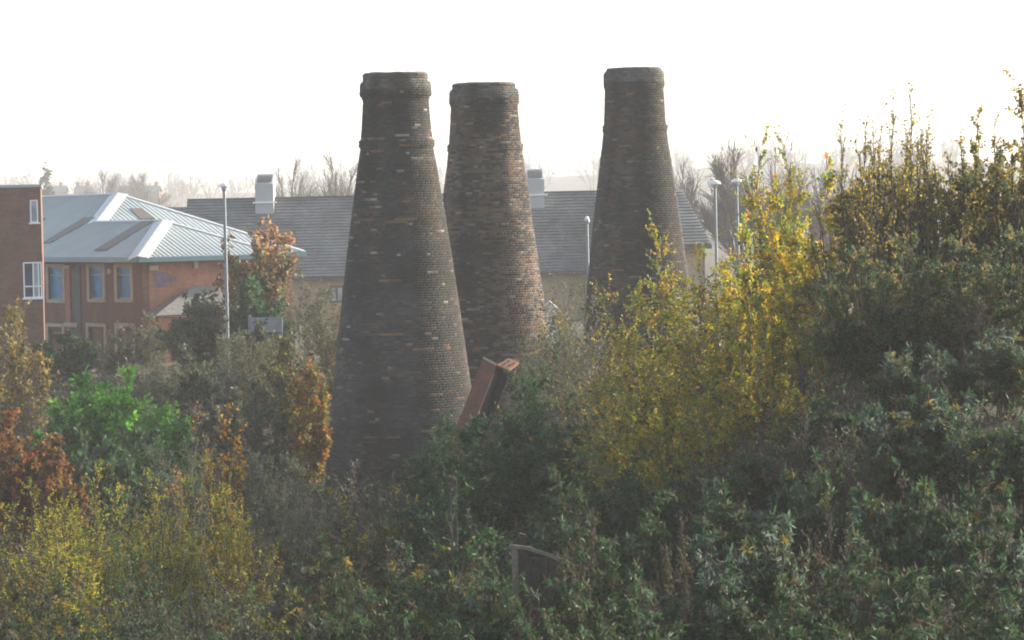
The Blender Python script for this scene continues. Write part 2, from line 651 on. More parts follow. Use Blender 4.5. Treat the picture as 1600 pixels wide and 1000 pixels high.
    cand = sorted((i for i, b in enumerate(bricks) if face(b) > 0.55 and b[0] > vis_z and b[4] > 0.18),
                  key=lambda i: -(face(bricks[i]) * bricks[i][4] + (0.12 if sum(bricks[i][6]) > .3 else 0)))
    single = set(cand[:300])
    for i in single:
        z, th, r, sl, wd, h, col = bricks[i]
        n_ = Vector((math.cos(th), math.sin(th), -sl)).normalized()
        t_ = Vector((math.sin(th), -math.cos(th), 0))
        u_ = t_.cross(n_)
        dpt = 0.09
        p = Vector((r * math.cos(th), r * math.sin(th), z)) - n_ * dpt / 2
        o = bpy.data.objects.new('brick', unit_brick(col))
        o.parent = root
        o.matrix_basis = Matrix(((t_.x * wd, n_.x * dpt, u_.x * h, p.x), (t_.y * wd, n_.y * dpt, u_.y * h, p.y), (t_.z * wd, n_.z * dpt, u_.z * h, p.z), (0, 0, 0, 1)))
        COL.objects.link(o)
    rest = [b for i, b in enumerate(bricks) if i not in single]
    z, th, r, sl, wd, h = (np.array([b[k_] for b in rest]) for k_ in range(6))
    cl = np.array([b[6] for b in rest])
    n_ = np.stack([np.cos(th), np.sin(th), -sl], -1)
    n_ /= np.linalg.norm(n_, axis=1)[:, None]
    t_ = np.stack([np.sin(th), -np.cos(th), 0 * th], -1)
    u_ = np.cross(t_, n_)
    P = np.stack([r * np.cos(th), r * np.sin(th), z], -1)
    V = []
    for dn, k_ in ((0.0, 0.44), (-0.006, 0.5), (-0.09, 0.5)):
        for sx, sz in ((-1, -1), (1, -1), (1, 1), (-1, 1)):
            V.append(P + n_ * dn + t_ * (sx * k_ * wd)[:, None] + u_ * (sz * k_ * h)[:, None])
    V = np.stack(V, 1)
    q = [(3, 2, 1, 0)]
    for i in range(4):
        j = (i + 1) % 4
        q += [(i, j, 4 + j, 4 + i), (4 + i, 4 + j, 8 + j, 8 + i)]
    q = np.array(q)
    Q = (q[None] + 12 * np.arange(len(rest))[:, None, None]).reshape(-1, 4)
    me = quads_mesh('brickwork', V.reshape(-1, 3), Q, M_BRICK, np.repeat(cl, len(q), 0))
    tag(link('brickwork', me, root), kind='stuff')
    return root, cx


K1 = [(112, 567, 669), (127, 567, 669), (128, 564, 671), (131, 562, 673), (149, 561, 674), (150, 562.5, 672.5), (156, 566, 670), (158, 567, 670), (175, 566.5, 671.5),
      (200, 565, 674), (219, 563.5, 676), (220, 560.5, 679), (230, 560.5, 679), (231, 563, 677), (260, 559, 683), (300, 554, 690), (350, 548, 698), (400, 541.5, 706),
      (450, 536, 713.5), (500, 531, 721), (550, 526, 728.5), (600, 521, 736), (650, 516, 743), (700, 511.5, 749), (780, 505, 758)]
K2 = [(129, 706, 805), (139, 706, 805), (140, 703, 808), (144, 701.5, 810), (160, 701, 811), (161, 702, 810), (168, 704, 809), (170, 704, 809), (200, 702.5, 811.5),
      (225, 701, 814.5), (226, 698.5, 817), (236, 698.5, 817), (237, 700, 816), (260, 698, 820), (300, 693.5, 827), (350, 689, 833), (400, 684, 841),
      (450, 679, 848.5), (500, 673, 855.5), (550, 668, 862.5), (600, 662, 870), (700, 652, 884)]
K3 = [(105, 947, 1034), (112, 947, 1034), (113, 944.5, 1037), (117, 943, 1038.5), (136, 943, 1038.5), (137, 944, 1037.5), (142, 945, 1037), (180, 944, 1039.5),
      (196, 943.5, 1041), (197, 941.5, 1043), (206, 941.5, 1043), (207, 943, 1042.5), (230, 941, 1046), (250, 938, 1049.5), (300, 931.5, 1056), (350, 926, 1063), (400, 921, 1070),
      (450, 916.5, 1077), (500, 912, 1083), (600, 904, 1096)]
kiln(K1, 110, 'nearest and tallest-looking brick bottle kiln, darkest of the three, standing in front of another', 1, 0.05, 0.018, 0.0015, WARM)
kiln(K2, 116, 'middle brick bottle kiln, browner brickwork, partly hidden behind the nearest kiln', 2, 0.46, 0.022, 0.012, WARM2)
_, K3X = kiln(K3, 124, 'brick bottle kiln standing alone apart from the other two, its foot behind yellow bushes', 3, 0.34, 0.012, 0.004, WARM)

# ------------------------------------------------------------------ brick office block at the picture's edge
def window_unit(parent, x0, x1, z0, z1, y, frame_mat, glass_mat_, fw=0.07, mull=(), trans=(), name='window', proud=0.03, sill=None):
    """a framed window in the local plane y (facing -y): frame, panes, sill"""
    m = MB()
    m.box(x0, x0 + fw, y - proud, y + 0.1, z0, z1)
    m.box(x1 - fw, x1, y - proud, y + 0.1, z0, z1)
    m.box(x0 + fw, x1 - fw, y - proud, y + 0.1, z0, z0 + fw)
    m.box(x0 + fw, x1 - fw, y - proud, y + 0.1, z1 - fw, z1)
    xsplit = [x0 + fw] + [v for v in mull for v in (v - fw / 2, v + fw / 2)] + [x1 - fw]
    for v in mull:
        m.box(v - fw / 2, v + fw / 2, y - proud, y + 0.1, z0 + fw, z1 - fw)
    zsplit = [z0 + fw] + [v for v in trans for v in (v - fw / 2, v + fw / 2)] + [z1 - fw]
    for v in trans:
        for i in range(0, len(xsplit), 2):
            m.box(xsplit[i], xsplit[i + 1], y - proud, y + 0.1, v - fw / 2, v + fw / 2)
    wdw = m.build(name, frame_mat, parent)
    for i in range(0, len(xsplit), 2):
        for j in range(0, len(zsplit), 2):
            g = MB()
            g.box(xsplit[i], xsplit[i + 1], y + 0.02, y + 0.035, zsplit[j], zsplit[j + 1])
            gm = glass_mat_[(i // 2 + j) % len(glass_mat_)] if isinstance(glass_mat_, list) else glass_mat_
            g.build('pane', gm, wdw)
    if sill:
        s_ = MB()
        s_.box(x0 - 0.06, x1 + 0.08, y - proud - 0.09, y - proud - 0.002, z0 - 0.05, z0 + 0.02)
        s_.build('sill', sill, wdw)
    return wdw


def wall_with_holes(m, x0, x1, z0, z1, y0, y1, holes):
    """a wall slab split round rectangular openings"""
    xs = sorted({x0, x1, *[h[0] for h in holes], *[h[1] for h in holes]})
    for i in range(len(xs) - 1):
        xa, xb = xs[i], xs[i + 1]
        cuts = sorted((h[2], h[3]) for h in holes if h[0] <= xa + 1e-6 and h[1] >= xb - 1e-6)
        z = z0
        for a_, b_ in cuts:
            if a_ > z:
                m.box(xa, xb, y0, y1, z, a_)
            z = b_
        if z < z1:
            m.box(xa, xb, y0, y1, z, z1)


def office_block():
    D = 150.0
    c = at(63, 288, D)
    gz = float(ground_z(c.x, D)) - 0.3
    rz = math.atan2(-c.x, D) - math.radians(0.35)
    root = thing('office_block', (c.x, D, gz), 'flat-topped red brown brick block with white framed windows at its corner', 'building', None, rz)
    s = D / F
    loc = lambda px: (px - 63) * s
    lz = lambda py: (288 - py) * s + c.z - gz
    top = lz(288)
    W1 = (loc(46), loc(58.5), lz(348), lz(312))
    W2 = (loc(33), loc(62.0), lz(465.5), lz(409))
    m = MB()
    wall_with_holes(m, -14, 0, 0, top - 0.12, 0, 0.3, [W1, W2])
    m.box(-14, -13.7, 0.3, 12, 0, top - 0.12)
    m.box(-0.3, 0, 0.3, 12, 0, top - 0.12)
    m.box(-13.7, -0.3, 11.7, 12, 0, top - 0.12)
    m.build('wall', M_REDBRICK, root)
    m = MB()
    m.box(-14.05, 0.05, -0.05, 12.05, top - 0.12, top)
    m.build('roof', M_VENTWALL, root)
    m = MB()
    m.box(-13.65, -0.35, 0.6, 0.7, 0, top - 0.13)
    m.build('room_partition', M_DARKFRAME, root)
    window_unit(root, *W1, 0.04, M_WHITE, M_GLASS_PALE, fw=0.055, proud=0.06, sill=M_WHITE)
    window_unit(root, *W2, 0.04, M_WHITE, [M_GLASS_DARK, M_GLASS_PALE], fw=0.06, mull=(loc(48.5), loc(57)), trans=(lz(447),), proud=0.06, sill=M_WHITE)
    b = MB()
    b.box(-14.0, 0.012, -0.012, 0.0, lz(409) + 0.02, lz(409) + 0.28)
    b.build('lintel_band', M_REDBRICK, root)


office_block()


# ------------------------------------------------------------------ metal roofed school building (corner towards the camera)
def school():
    D0 = 160.0
    c = at(215, 402, D0)
    gz = 3.0
    e = c.z - gz                                     # eave height above the base
    # local axes: x = along the bright wall (to the right and back), y = along the long wall (to the left and back)
    rz = math.radians(30)
    root = thing('school_building', (c.x, D0, gz), 'low orange brick building with pale standing-seam hipped metal roof and brown rooflights', 'building', None, rz)
    ux = Vector((math.cos(rz), math.sin(rz), 0))
    uy = Vector((-math.sin(rz), math.cos(rz), 0))
    org = Vector((c.x, D0, gz))

    def loc_of(px, py, n, d):
        """pixel to local point on the local plane n.p = d"""
        o_ = Vector((0, 0, CAM_Z)) - org
        r_ = ray(px, py)
        ol = Vector((o_.dot(ux), o_.dot(uy), o_.z))
        rl = Vector((r_.dot(ux), r_.dot(uy), r_.z))
        t = (d - Vector(n).dot(ol)) / Vector(n).dot(rl)
        return ol + rl * t

    TS, TH = 0.4545, 0.325
    W1, W2, T2, LEN = 7.26, 12.4, 7.9, 34.0
    hz = e + TS * W1 / 2
    P = Vector((W1 / 2, W1 / 2 * TS / TH, hz))
    Q = Vector((W1 / 2, T2 + (hz - e) / TH, hz))
    Rz = e + TS * 6.7
    R_ = Vector((6.7, T2 + (Rz - e) / TH, Rz))
    E = Vector((6.7, LEN, Rz))
    A = Vector((0, 0, e))
    B = Vector((W1, 0, e))
    Cc = Vector((W1, T2, e))
    Dd = Vector((W2, T2, e))
    G = Vector((0, LEN, e))
    I = Vector((W2, LEN, e))
    nl = Vector((-TS, 0, 1)).normalized()
    nr = Vector((TS, 0, 1)).normalized()
    nh = Vector((0, -TH, 1)).normalized()
    th = 0.12
    rf = MB()
    rf.slab([A, P, Q, R_, E, G], nl, th)
    rf.slab([A, B, P], nh, th)
    rf.slab([B, Cc, Q, P], nr, th)
    rf.slab([Cc, Dd, R_, Q], nh, th)
    rf.slab([Dd, I, E, R_], nr, th)
    roof = rf.build('roof', M_ROOFMETAL, root)
    # standing seams down every slope
    sm = MB()

    def clip_line(poly, axis, v):
        pts_ = []
        n = len(poly)
        for i in range(n):
            a_, b_ = poly[i], poly[(i + 1) % n]
            if (a_[axis] - v) * (b_[axis] - v) < 0:
                pts_.append(a_.lerp(b_, (v - a_[axis]) / (b_[axis] - a_[axis])))
        return pts_

    for poly, axis, n in (([A, P, Q, R_, E, G], 1, nl), ([A, B, P], 0, nh), ([B, Cc, Q, P], 1, nr), ([Cc, Dd, R_, Q], 0, nh), ([Dd, I, E, R_], 1, nr)):
        lo, hi = min(p[axis] for p in poly), max(p[axis] for p in poly)
        v = lo + 0.15
        while v < hi:
            q = clip_line(poly, axis, v)
            if len(q) >= 2 and (q[0] - q[1]).length > 0.2:
                sm.bar(q[0] + n * 0.02, q[1] + n * 0.004, 0.035, 0.028, n)
            v += 0.24
    so = sm.build('seam', M_ROOFMETAL, roof)
    so['kind'] = 'stuff'

    def flashing(p, q, wd, n1, n2):
        m = MB()
        d = (q - p).normalized()
        for n in (n1, n2):
            s_ = d.cross(n).normalized()
            other = n2 if n is n1 else n1
            if s_.dot(other) > 0:
                s_ = -s_
            o1, o2 = n * 0.055, n * 0.05
            # the flashing lies on its own slope, away from the ridge line
            side = s_ if (s_.z < 0) else -s_
            m.slab([p + o1, q + o1, q + side * wd + o2, p + side * wd + o2], n, 0.03)
        m.build('flashing', M_FLASH, roof)

    flashing(A, P, 0.5, nl, nh)
    flashing(P, B, 0.16, nh, nr)
    flashing(P, Q, 0.14, nl, nr)
    flashing(Q, R_, 0.5, nl, nh)
    flashing(R_, Dd, 0.18, nh, nr)
    flashing(R_, E, 0.16, nl, nr)
    # rooflights, long brown sheets down the slope
    npl, dl = Vector((-TS, 0, 1)), e

    def strip(pxs, n, d):
        q = [loc_of(x, y, n, d) for x, y in pxs]
        nn = Vector(n).normalized()
        m = MB()
        m.slab([p_ + nn * 0.06 for p_ in q], nn, 0.05)
        m.build('rooflight', M_ROOFLIGHT, roof)

    strip([(66, 381), (80, 380), (150, 341), (132, 341)], npl, dl)
    strip([(148, 392), (167, 392), (241, 346), (222, 347)], npl, dl)
    strip([(56, 350), (63, 350), (72, 342), (62, 342)], npl, dl)
    strip([(203, 327), (222, 327), (241, 343), (219, 343.5)], Vector((0, -TH, 1)), e - TH * T2)
    # gutters
    g = MB()
    for p, q in ((G, A), (A, B), (B, Cc), (Cc, Dd), (Dd, I)):
        d = (q - p).normalized()
        o_ = d.cross(Vector((0, 0, 1))) * 0.08
        g.bar(p + o_ + Vector((0, 0, -0.13)), q + o_ + Vector((0, 0, -0.13)), 0.17, 0.2)
    g.build('gutter', M_GUTTER, root)
    ins = 0.45
    # walls: long wall at x = ins (faces left and towards the camera), bright wall at y = ins
    nx, dx = Vector((1, 0, 0)), ins
    wl = MB()
    holes = []
    wins = [(77, 98, 418, 468), (141, 161, 417, 467), (184, 204, 417, 467)]
    low = [(77, 98, 511, 560), (140, 163, 511, 560), (185, 208, 511, 560)]
    rects = []
    for x0, x1, y0, y1 in wins + low:
        p0, p1 = loc_of(x0, y1, nx, dx), loc_of(x1, y0, nx, dx)
        rects.append((min(p0.y, p1.y), max(p0.y, p1.y), p0.z, p1.z))
    # build the long wall in a rotated child frame so that the helpers can be used: local u = -y
    fr = link('long_wall', None, root)
    fr.location = (ins, 0, 0)
    fr.rotation_euler = (0, 0, math.radians(-90))
    m = MB()
    hs = [(-b_, -a_, z0, z1) for a_, b_, z0, z1 in rects]
    wall_with_holes(m, -LEN, -ins, 0, e - 0.1, 0, 0.3, hs)
    bw = m.build('long_wall', M_REDBRICK, root)  # darker brick than the front: this side's shade is put into the colour
    bw.location = fr.location
    bw.rotation_euler = fr.rotation_euler
    bpy.data.objects.remove(fr)
    bw['label'] = 'brick wall coloured darker as the shaded side, with three tall blue windows'
    for i, h in enumerate(hs):
        wo_ = window_unit(bw, h[0], h[1], h[2], h[3], 0.1, M_GUTTER if i < 3 else M_DARKFRAME, M_GLASS_BLUE if i < 3 else M_REDBRICK, fw=0.07, trans=(h[2] + 0.75 * (h[3] - h[2]),) if i < 3 else ())
        sur = MB()
        k = 0.27
        sur.box(h[0] - k, h[0], -0.05, 0.06, h[2] - 0.15, h[3] + 0.16)
        sur.box(h[1], h[1] + k, -0.05, 0.06, h[2] - 0.15, h[3] + 0.16)
        sur.box(h[0], h[1], -0.06, 0.06, h[3], h[3] + 0.16)
        sur.box(h[0], h[1], -0.07, 0.06, h[2] - 0.15, h[2])
        sur.build('surround', M_STONE, wo_)
    # pilasters with stone caps
    for x0, x1, yt in ((106, 113, 418),):
        p0, p1 = loc_of(x0, 470, nx, dx), loc_of(x1, 470, nx, dx)
        a_, b_ = -max(p0.y, p1.y), -min(p0.y, p1.y)
        m = MB()
        m.box(a_, b_, -0.12, -0.002, 0, e - 0.55)
        pl_ = m.build('pilaster', M_ORANGEBRICK, bw)
        m = MB()
        m.box(a_ - 0.06, b_ + 0.06, -0.16, -0.002, e - 0.549, e - 0.4)
        m.build('cap', M_STONE, pl_)
    p0, p1 = loc_of(114, 470, nx, dx), loc_of(127, 470, nx, dx)
    m = MB()
    m.box(-max(p0.y, p1.y), -min(p0.y, p1.y), -0.05, -0.002, 0, e - 0.45)
    m.build('shadow_strip', M_DARKROOF, bw)  # dark strip laid on the wall, standing in for shadow beside the pilaster
    p0, p1 = loc_of(105, 507, nx, dx), loc_of(126, 507, nx, dx)
    m = MB()
    m.box(-max(p0.y, p1.y), -min(p0.y, p1.y), -0.18, -0.05, p0.z - 0.1, p0.z + 0.1)
    m.build('stone_band', M_STONE, bw)
    p0 = loc_of(172, 424, nx, dx)
    m = MB()
    m.box(-p0.y - 0.2, -p0.y + 0.2, -0.08, -0.002, p0.z - 0.12, p0.z + 0.12)
    m.build('vent_box', M_STONE, bw)
    # the bright walls, sunlight put into their orange brick colour
    m = MB()
    ny, dy = Vector((0, 1, 0)), ins
    wr = []
    for x0, x1, y0, y1 in ((360, 376, 434, 452), (385, 398, 434, 452)):
        p0, p1 = loc_of(x0, y1, ny, dy), loc_of(x1, y0, ny, dy)
        wr.append((p0.x, p1.x, p0.z, p1.z))
    wall_with_holes(m, ins + 0.302, W1 - ins, 0, e - 0.1, ins, ins + 0.3, wr)
    m.box(W1 - ins - 0.3, W1 - ins, ins + 0.3, T2 + ins, 0, e - 0.1)
    m.box(W1 - ins, W2 - ins, T2 + ins, T2 + ins + 0.3, 0, e - 0.1)
    m.box(W2 - ins - 0.3, W2 - ins, T2 + ins + 0.3, LEN, 0, e - 0.1)
    fw_ = m.build('front_wall', M_ORANGEBRICK, root)
    fw_['label'] = 'orange brick wall coloured bright as the sunlit side, carrying the blue lettering'
    for r_ in wr:
        window_unit(fw_, *r_, ins + 0.05, M_WHITE, M_GLASS_DARK, fw=0.09)
    # stone corner strip and wall lamp
    m = MB()
    m.box(ins + 0.305, ins + 0.75, ins - 0.05, ins - 0.002, e - 0.62, e - 0.42)
    m.build('stone_corner', M_STONE, root)
    p0 = loc_of(304, 414, ny, ins)
    m = MB()
    m.box(p0.x - 0.09, p0.x + 0.09, ins - 0.2, ins - 0.003, p0.z - 0.16, p0.z + 0.16)
    m.box(p0.x - 0.14, p0.x + 0.14, ins - 0.24, ins - 0.003, p0.z + 0.165, p0.z + 0.2)
    m.build('wall_lamp', M_STONE, root)
    # three rows of blue letters, too small and blurred in the photograph to read, and an emblem
    rg = random.Random(3)
    sg = link('lettering', None, root)
    lm = MB()

    def glyph(x, z, h):
        wd = h * 0.55
        t = h * 0.17
        y0, y1 = ins - 0.025, ins - 0.004
        k = rg.randrange(5)
        if k in (0, 1, 3):
            lm.box(x, x + t, y0, y1, z, z + h)
        if k in (0, 2):
            lm.box(x + wd - t, x + wd, y0, y1, z, z + h)
        if k in (1, 2, 4):
            lm.box(x + (t if k == 1 else 0), x + wd - (t if k == 2 else 0), y0, y1, z + h - t, z + h)
        if k in (0, 3, 4):
            lm.box(x + (t if k != 4 else 0), x + wd - (t if k == 0 else 0), y0, y1, z + h * 0.42, z + h * 0.42 + t)
        if k in (1, 4, 3):
            lm.box(x + (t if k != 4 else 0), x + wd, y0, y1, z, z + t)

    for (x0, x1, yy, hp) in ((241, 262, 432, 7), (240, 275, 441, 7), (240, 258, 449, 6)):
        p0, p1 = loc_of(x0, yy, ny, ins), loc_of(x1, yy, ny, ins)
        h = hp * D0 / F
        x = p0.x
        while x < p1.x:
            glyph(x, p0.z, h)
            x += h * 0.72
    bpy.data.objects.remove(sg)
    lm.build('lettering', M_SIGNBLUE, fw_)
    # lean-to porch with a pale slate roof
    PD = 1.5
    pa = loc_of(243, 493, ny, ins - PD)
    pb = loc_of(300, 447, ny, ins)
    m = MB()
    zt, zb = pb.z, pa.z
    x0, x1, xr = pa.x, pb.x + 1.3, pb.x
    m.slab([(x0, ins - PD, zb), (x1 + 0.4, ins - PD, zb), (x1, ins - 0.003, zt), (xr, ins - 0.003, zt)], Vector((0, -(zt - zb), PD)).normalized(), 0.1)
    m.slab([(x0, ins - PD, zb - 0.003), (xr, ins - 0.003, zt - 0.003), (x0, ins - 0.003, zb - 0.003)], Vector((-1, 0, 0.7)).normalized(), 0.08)
    pr_ = m.build('porch_roof', M_PORCH, root)
    m = MB()
    m.box(x0 + 0.25, x1 + 0.1, ins - PD + .25, ins - 0.01, 0, zb - 0.13)
    m.build('porch_wall', M_ORANGEBRICK, root)


school()


# ------------------------------------------------------------------ long tiled hall behind
def tiled_hall():
    D = 215.0
    D2 = 222.0
    pl_ = at(293, 312, D2)
    pr_ = at(985, 299.5, D2)
    ev = at(540, 432, D)
    gz = 3.0
    x0, x1 = pl_.x, pr_.x
    zr = (pl_.z + pr_.z) / 2
    root = thing('tiled_hall', ((x0 + x1) / 2, D, gz), 'long low hall with grey tiled roof, buff brick walls and two roof vents', 'building')
    ox = (x0 + x1) / 2
    L = lambda p: Vector((p[0] - ox, p[1] - D, p[2] - gz))
    rg = random.Random(11)
    roof_m = MB()

    def slope(xa0, xb0, ze, xa1, xb1, zr_, y0, y1, rows, tiles):
        """tiled slope from the eave (y0, ze) to the ridge (y1, zr_)"""
        n = Vector((0, -(zr_ - ze), (y1 - y0))).normalized()
        d = Vector((0, y1 - y0, zr_ - ze))
        for r in range(rows):
            f0, f1 = r / rows, (r + 1.12) / rows
            fm = (r + .5) / rows
            a_ = xa0 + (xa1 - xa0) * fm
            b_ = xb0 + (xb1 - xb0) * fm
            x = a_ - (0.15 if r % 2 else 0)
            while x < b_:
                c_ = rg.choice(((0.145, 0.16, 0.16), (0.135, 0.15, 0.152), (0.15, 0.163, 0.16), (0.15, 0.152, 0.147)))
                p = Vector((max(x, a_), y0, ze)) + d * f0 + n * 0.085
                q = Vector((max(x, a_), y0, ze)) + d * min(1, f1) + n * 0.012
                wv = Vector((min(x + 0.29, b_) - max(x, a_), 0, 0))
                tiles.slab([p, p + wv, q + wv, q], n, 0.06, c_)
                x += 0.3
        roof_m.slab([(xa0, y0 + .002, ze), (xb0, y0 + .002, ze), (xb1, y1, zr_), (xa1, y1, zr_)], n, 0.15)

    ty = MB()
    e_ = L((x0, D, ev.z)).z
    r_ = L((x0, D2, zr)).z
    a0, b0 = x0 - ox, x1 - ox
    slope(a0, b0, e_, a0, b0, r_, 0, 7, 26, ty)
    # lower roof stepping down at the far end
    l2 = at(205, 325, D2)
    slope(l2.x - ox, a0 - 0.02, e_, l2.x - ox, a0 - 0.02, r_ - 0.42, 0.0, 6.4, 24, ty)
    # hipped end with its eave higher up
    h0, h1 = at(930, 383, D - 1.5), at(1112, 382, D - 1.5)
    hr = at(1066, 297, D + 5)
    hl = at(930, 299, D + 5)
    slope(h0.x - ox, h1.x - ox, h1.z - gz, hl.x - ox, hr.x - ox, hr.z - gz, -1.5, 5, 18, ty)
    # back slopes
    roof_m.slab([(a0, 7.0, r_), (b0, 7.0, r_), (b0, 14, e_), (a0, 14, e_)], Vector((0, r_ - e_, 7)).normalized(), 0.15)
    nh = (Vector((0, 6.5, 0))).cross(Vector((hr.x - h1.x, 6.5, hr.z - h1.z)))
    nh = nh.normalized() * (1 if nh.z > 0 else -1)
    roof_m.slab([(h1.x - ox, -1.5, h1.z - gz), (h1.x - ox, 13, h1.z - gz), (hr.x - ox, 5, hr.z - gz)], nh, 0.12)
    ro = roof_m.build('roof', M_DARKROOF, root)
    t_ = ty.build('tile', M_TILE, ro)
    t_['kind'] = 'stuff'
    rd = MB()
    rd.bar((a0, 7.0, r_ + 0.03), (b0, 7.0, r_ + 0.03), 0.25, 0.12)
    rd.build('ridge', M_DARKROOF, ro)
    # walls
    m = MB()
    win = (at(515, 473, D + .5).x - ox, at(538, 473, D + .5).x - ox, at(515, 473, D + .5).z - gz, at(538, 446, D + .5).z - gz)
    wall_with_holes(m, l2.x - ox + 0.4, h0.x - ox, -0.5, e_ - 0.1, 0.5, 0.8, [win])
    m.box(l2.x - ox + 0.4, l2.x - ox + 0.7, 0.8, 13.2, -0.5, e_ - 0.1)
    m.box(l2.x - ox + 0.7, h0.x - ox, 13.2, 13.5, -0.5, e_ - 0.1)
    m.box(h0.x - ox + .002, h1.x - ox - 0.4, -1.0, -0.7, -0.5, h1.z - gz - 0.15)
    m.box(h1.x - ox - 0.7, h1.x - ox - 0.4, -0.7, 12.5, -0.5, h1.z - gz - 0.15)
    m.build('wall', M_BUFFBRICK, root)
    g = MB()
    g.box(l2.x - ox, b0, -0.14, -0.003, e_ - 0.16, e_ - 0.02)
    g.box(h0.x - ox, h1.x - ox, -1.65, -1.503, h1.z - gz - 0.25, h1.z - gz - 0.03)
    g.build('gutter', M_DARKFRAME, root)
    window_unit(root, *win, 0.55, M_DARKFRAME, M_GLASS_PALE, fw=0.12, mull=((win[0] + win[1]) / 2,))
    # roof vents
    for (xa, xb, yt, ym, yb) in ((398.5, 427, 272, 288, 316), (822, 850, 264, 281, 304)):
        A_, B_ = at(xa, ym, D2 - 1.2), at(xb, ym, D2 - 1.2)
        zt, zm, zb = at(xa, yt, D2).z - gz, A_.z - gz, at(xa, yb, D2 - 1.2).z - gz
        va, vb = A_.x - ox, B_.x - ox
        vm = MB()
        vm.box(va, vb, 5.6, 7.6, zb - 0.9, zm)
        vm.poly([(va, 5.6, zm), (va, 7.6, zm), (va, 7.6, zt)])
        vm.poly([(vb, 5.6, zm), (vb, 7.6, zt), (vb, 7.6, zm)])
        vm.poly([(va, 7.6, zm), (vb, 7.6, zm), (vb, 7.6, zt), (va, 7.6, zt)])
        v = vm.build('roof_vent', M_VENTWALL, root)
        n = Vector((0, -(zt - zm), 2)).normalized()
        f_ = MB()
        f_.slab([Vector((va, 5.58, zm)) + n * .03, Vector((vb, 5.58, zm)) + n * .03, Vector((vb, 7.6, zt)) + n * .03, Vector((va, 7.6, zt)) + n * .03], n, 0.03)
        f_.build('vent_cover', M_FLASH, v)
        f_ = MB()
        for i in range(7):
            k0, k1 = (i + 0.15) / 7, (i + 0.95) / 7
            b0_, b1_ = Vector((va + .1, 5.7, zm + 0.07)), Vector((va + .1, 7.5, zt - 0.07))
            wv = Vector((vb - va - .2, 0, 0))
            p, q = b0_.lerp(b1_, k0) + n * 0.08, b0_.lerp(b1_, k1) + n * 0.05
            f_.slab([p, p + wv, q + wv, q], n, 0.03)
        f_.build('louvre', M_DARKROOF, v)
        f_ = MB()
        f_.box(va - 0.15, vb + 0.2, 5.45, 5.597, zb - 0.08, zb + 0.02)
        f_.build('flashing', M_WHITE, v)


tiled_hall()


# ------------------------------------------------------------------ street lamps
def lamp(px, py, D, label, hat=0.2, base_z=None):
    p = at(px, py, D)
    gz = float(ground_z(p.x, D)) - 0.1
    h = p.z - gz
    root = thing('street_lamp', (p.x, D, gz), label, 'street lamp', 'street lamps among the bushes')
    m = MB()
    m.lathe([(0.10, 0), (0.10, 1.1), (0.075, 1.25), (0.068, 1.3), (0.06, h - 0.3), (0.05, h - 0.28), (0.0, h - 0.28)], 12)
    m.build('pole', M_GALV, root, smooth=True)
    m = MB()
    m.lathe([(0.0, h - 0.3), (0.09, h - 0.3), (0.12, h - 0.17), (0.0, h - 0.165)], 14)
    m.build('lantern', M_GLASS_PALE, root, smooth=True)
    m = MB()
    m.lathe([(0.001, h - 0.16), (hat, h - 0.16), (hat, h - 0.12), (hat * 0.8, h - 0.05), (hat * 0.4, h), (0.001, h + 0.01)], 16)
    m.build('hood', M_WHITE, root, smooth=True)


lamp(350, 286, 140, 'tall grey street lamp before the pale metal roof and orange-topped tree')
lamp(1117, 282, 150, 'white hooded street lamp just beyond the yellow trees, nearer the lone kiln', 0.26)
lamp(1151, 279, 153, 'white hooded street lamp half hidden by yellow birch leaves', 0.26)
lamp(917, 338, 150, 'thin lamp column rising close against the lone kiln', 0.1)


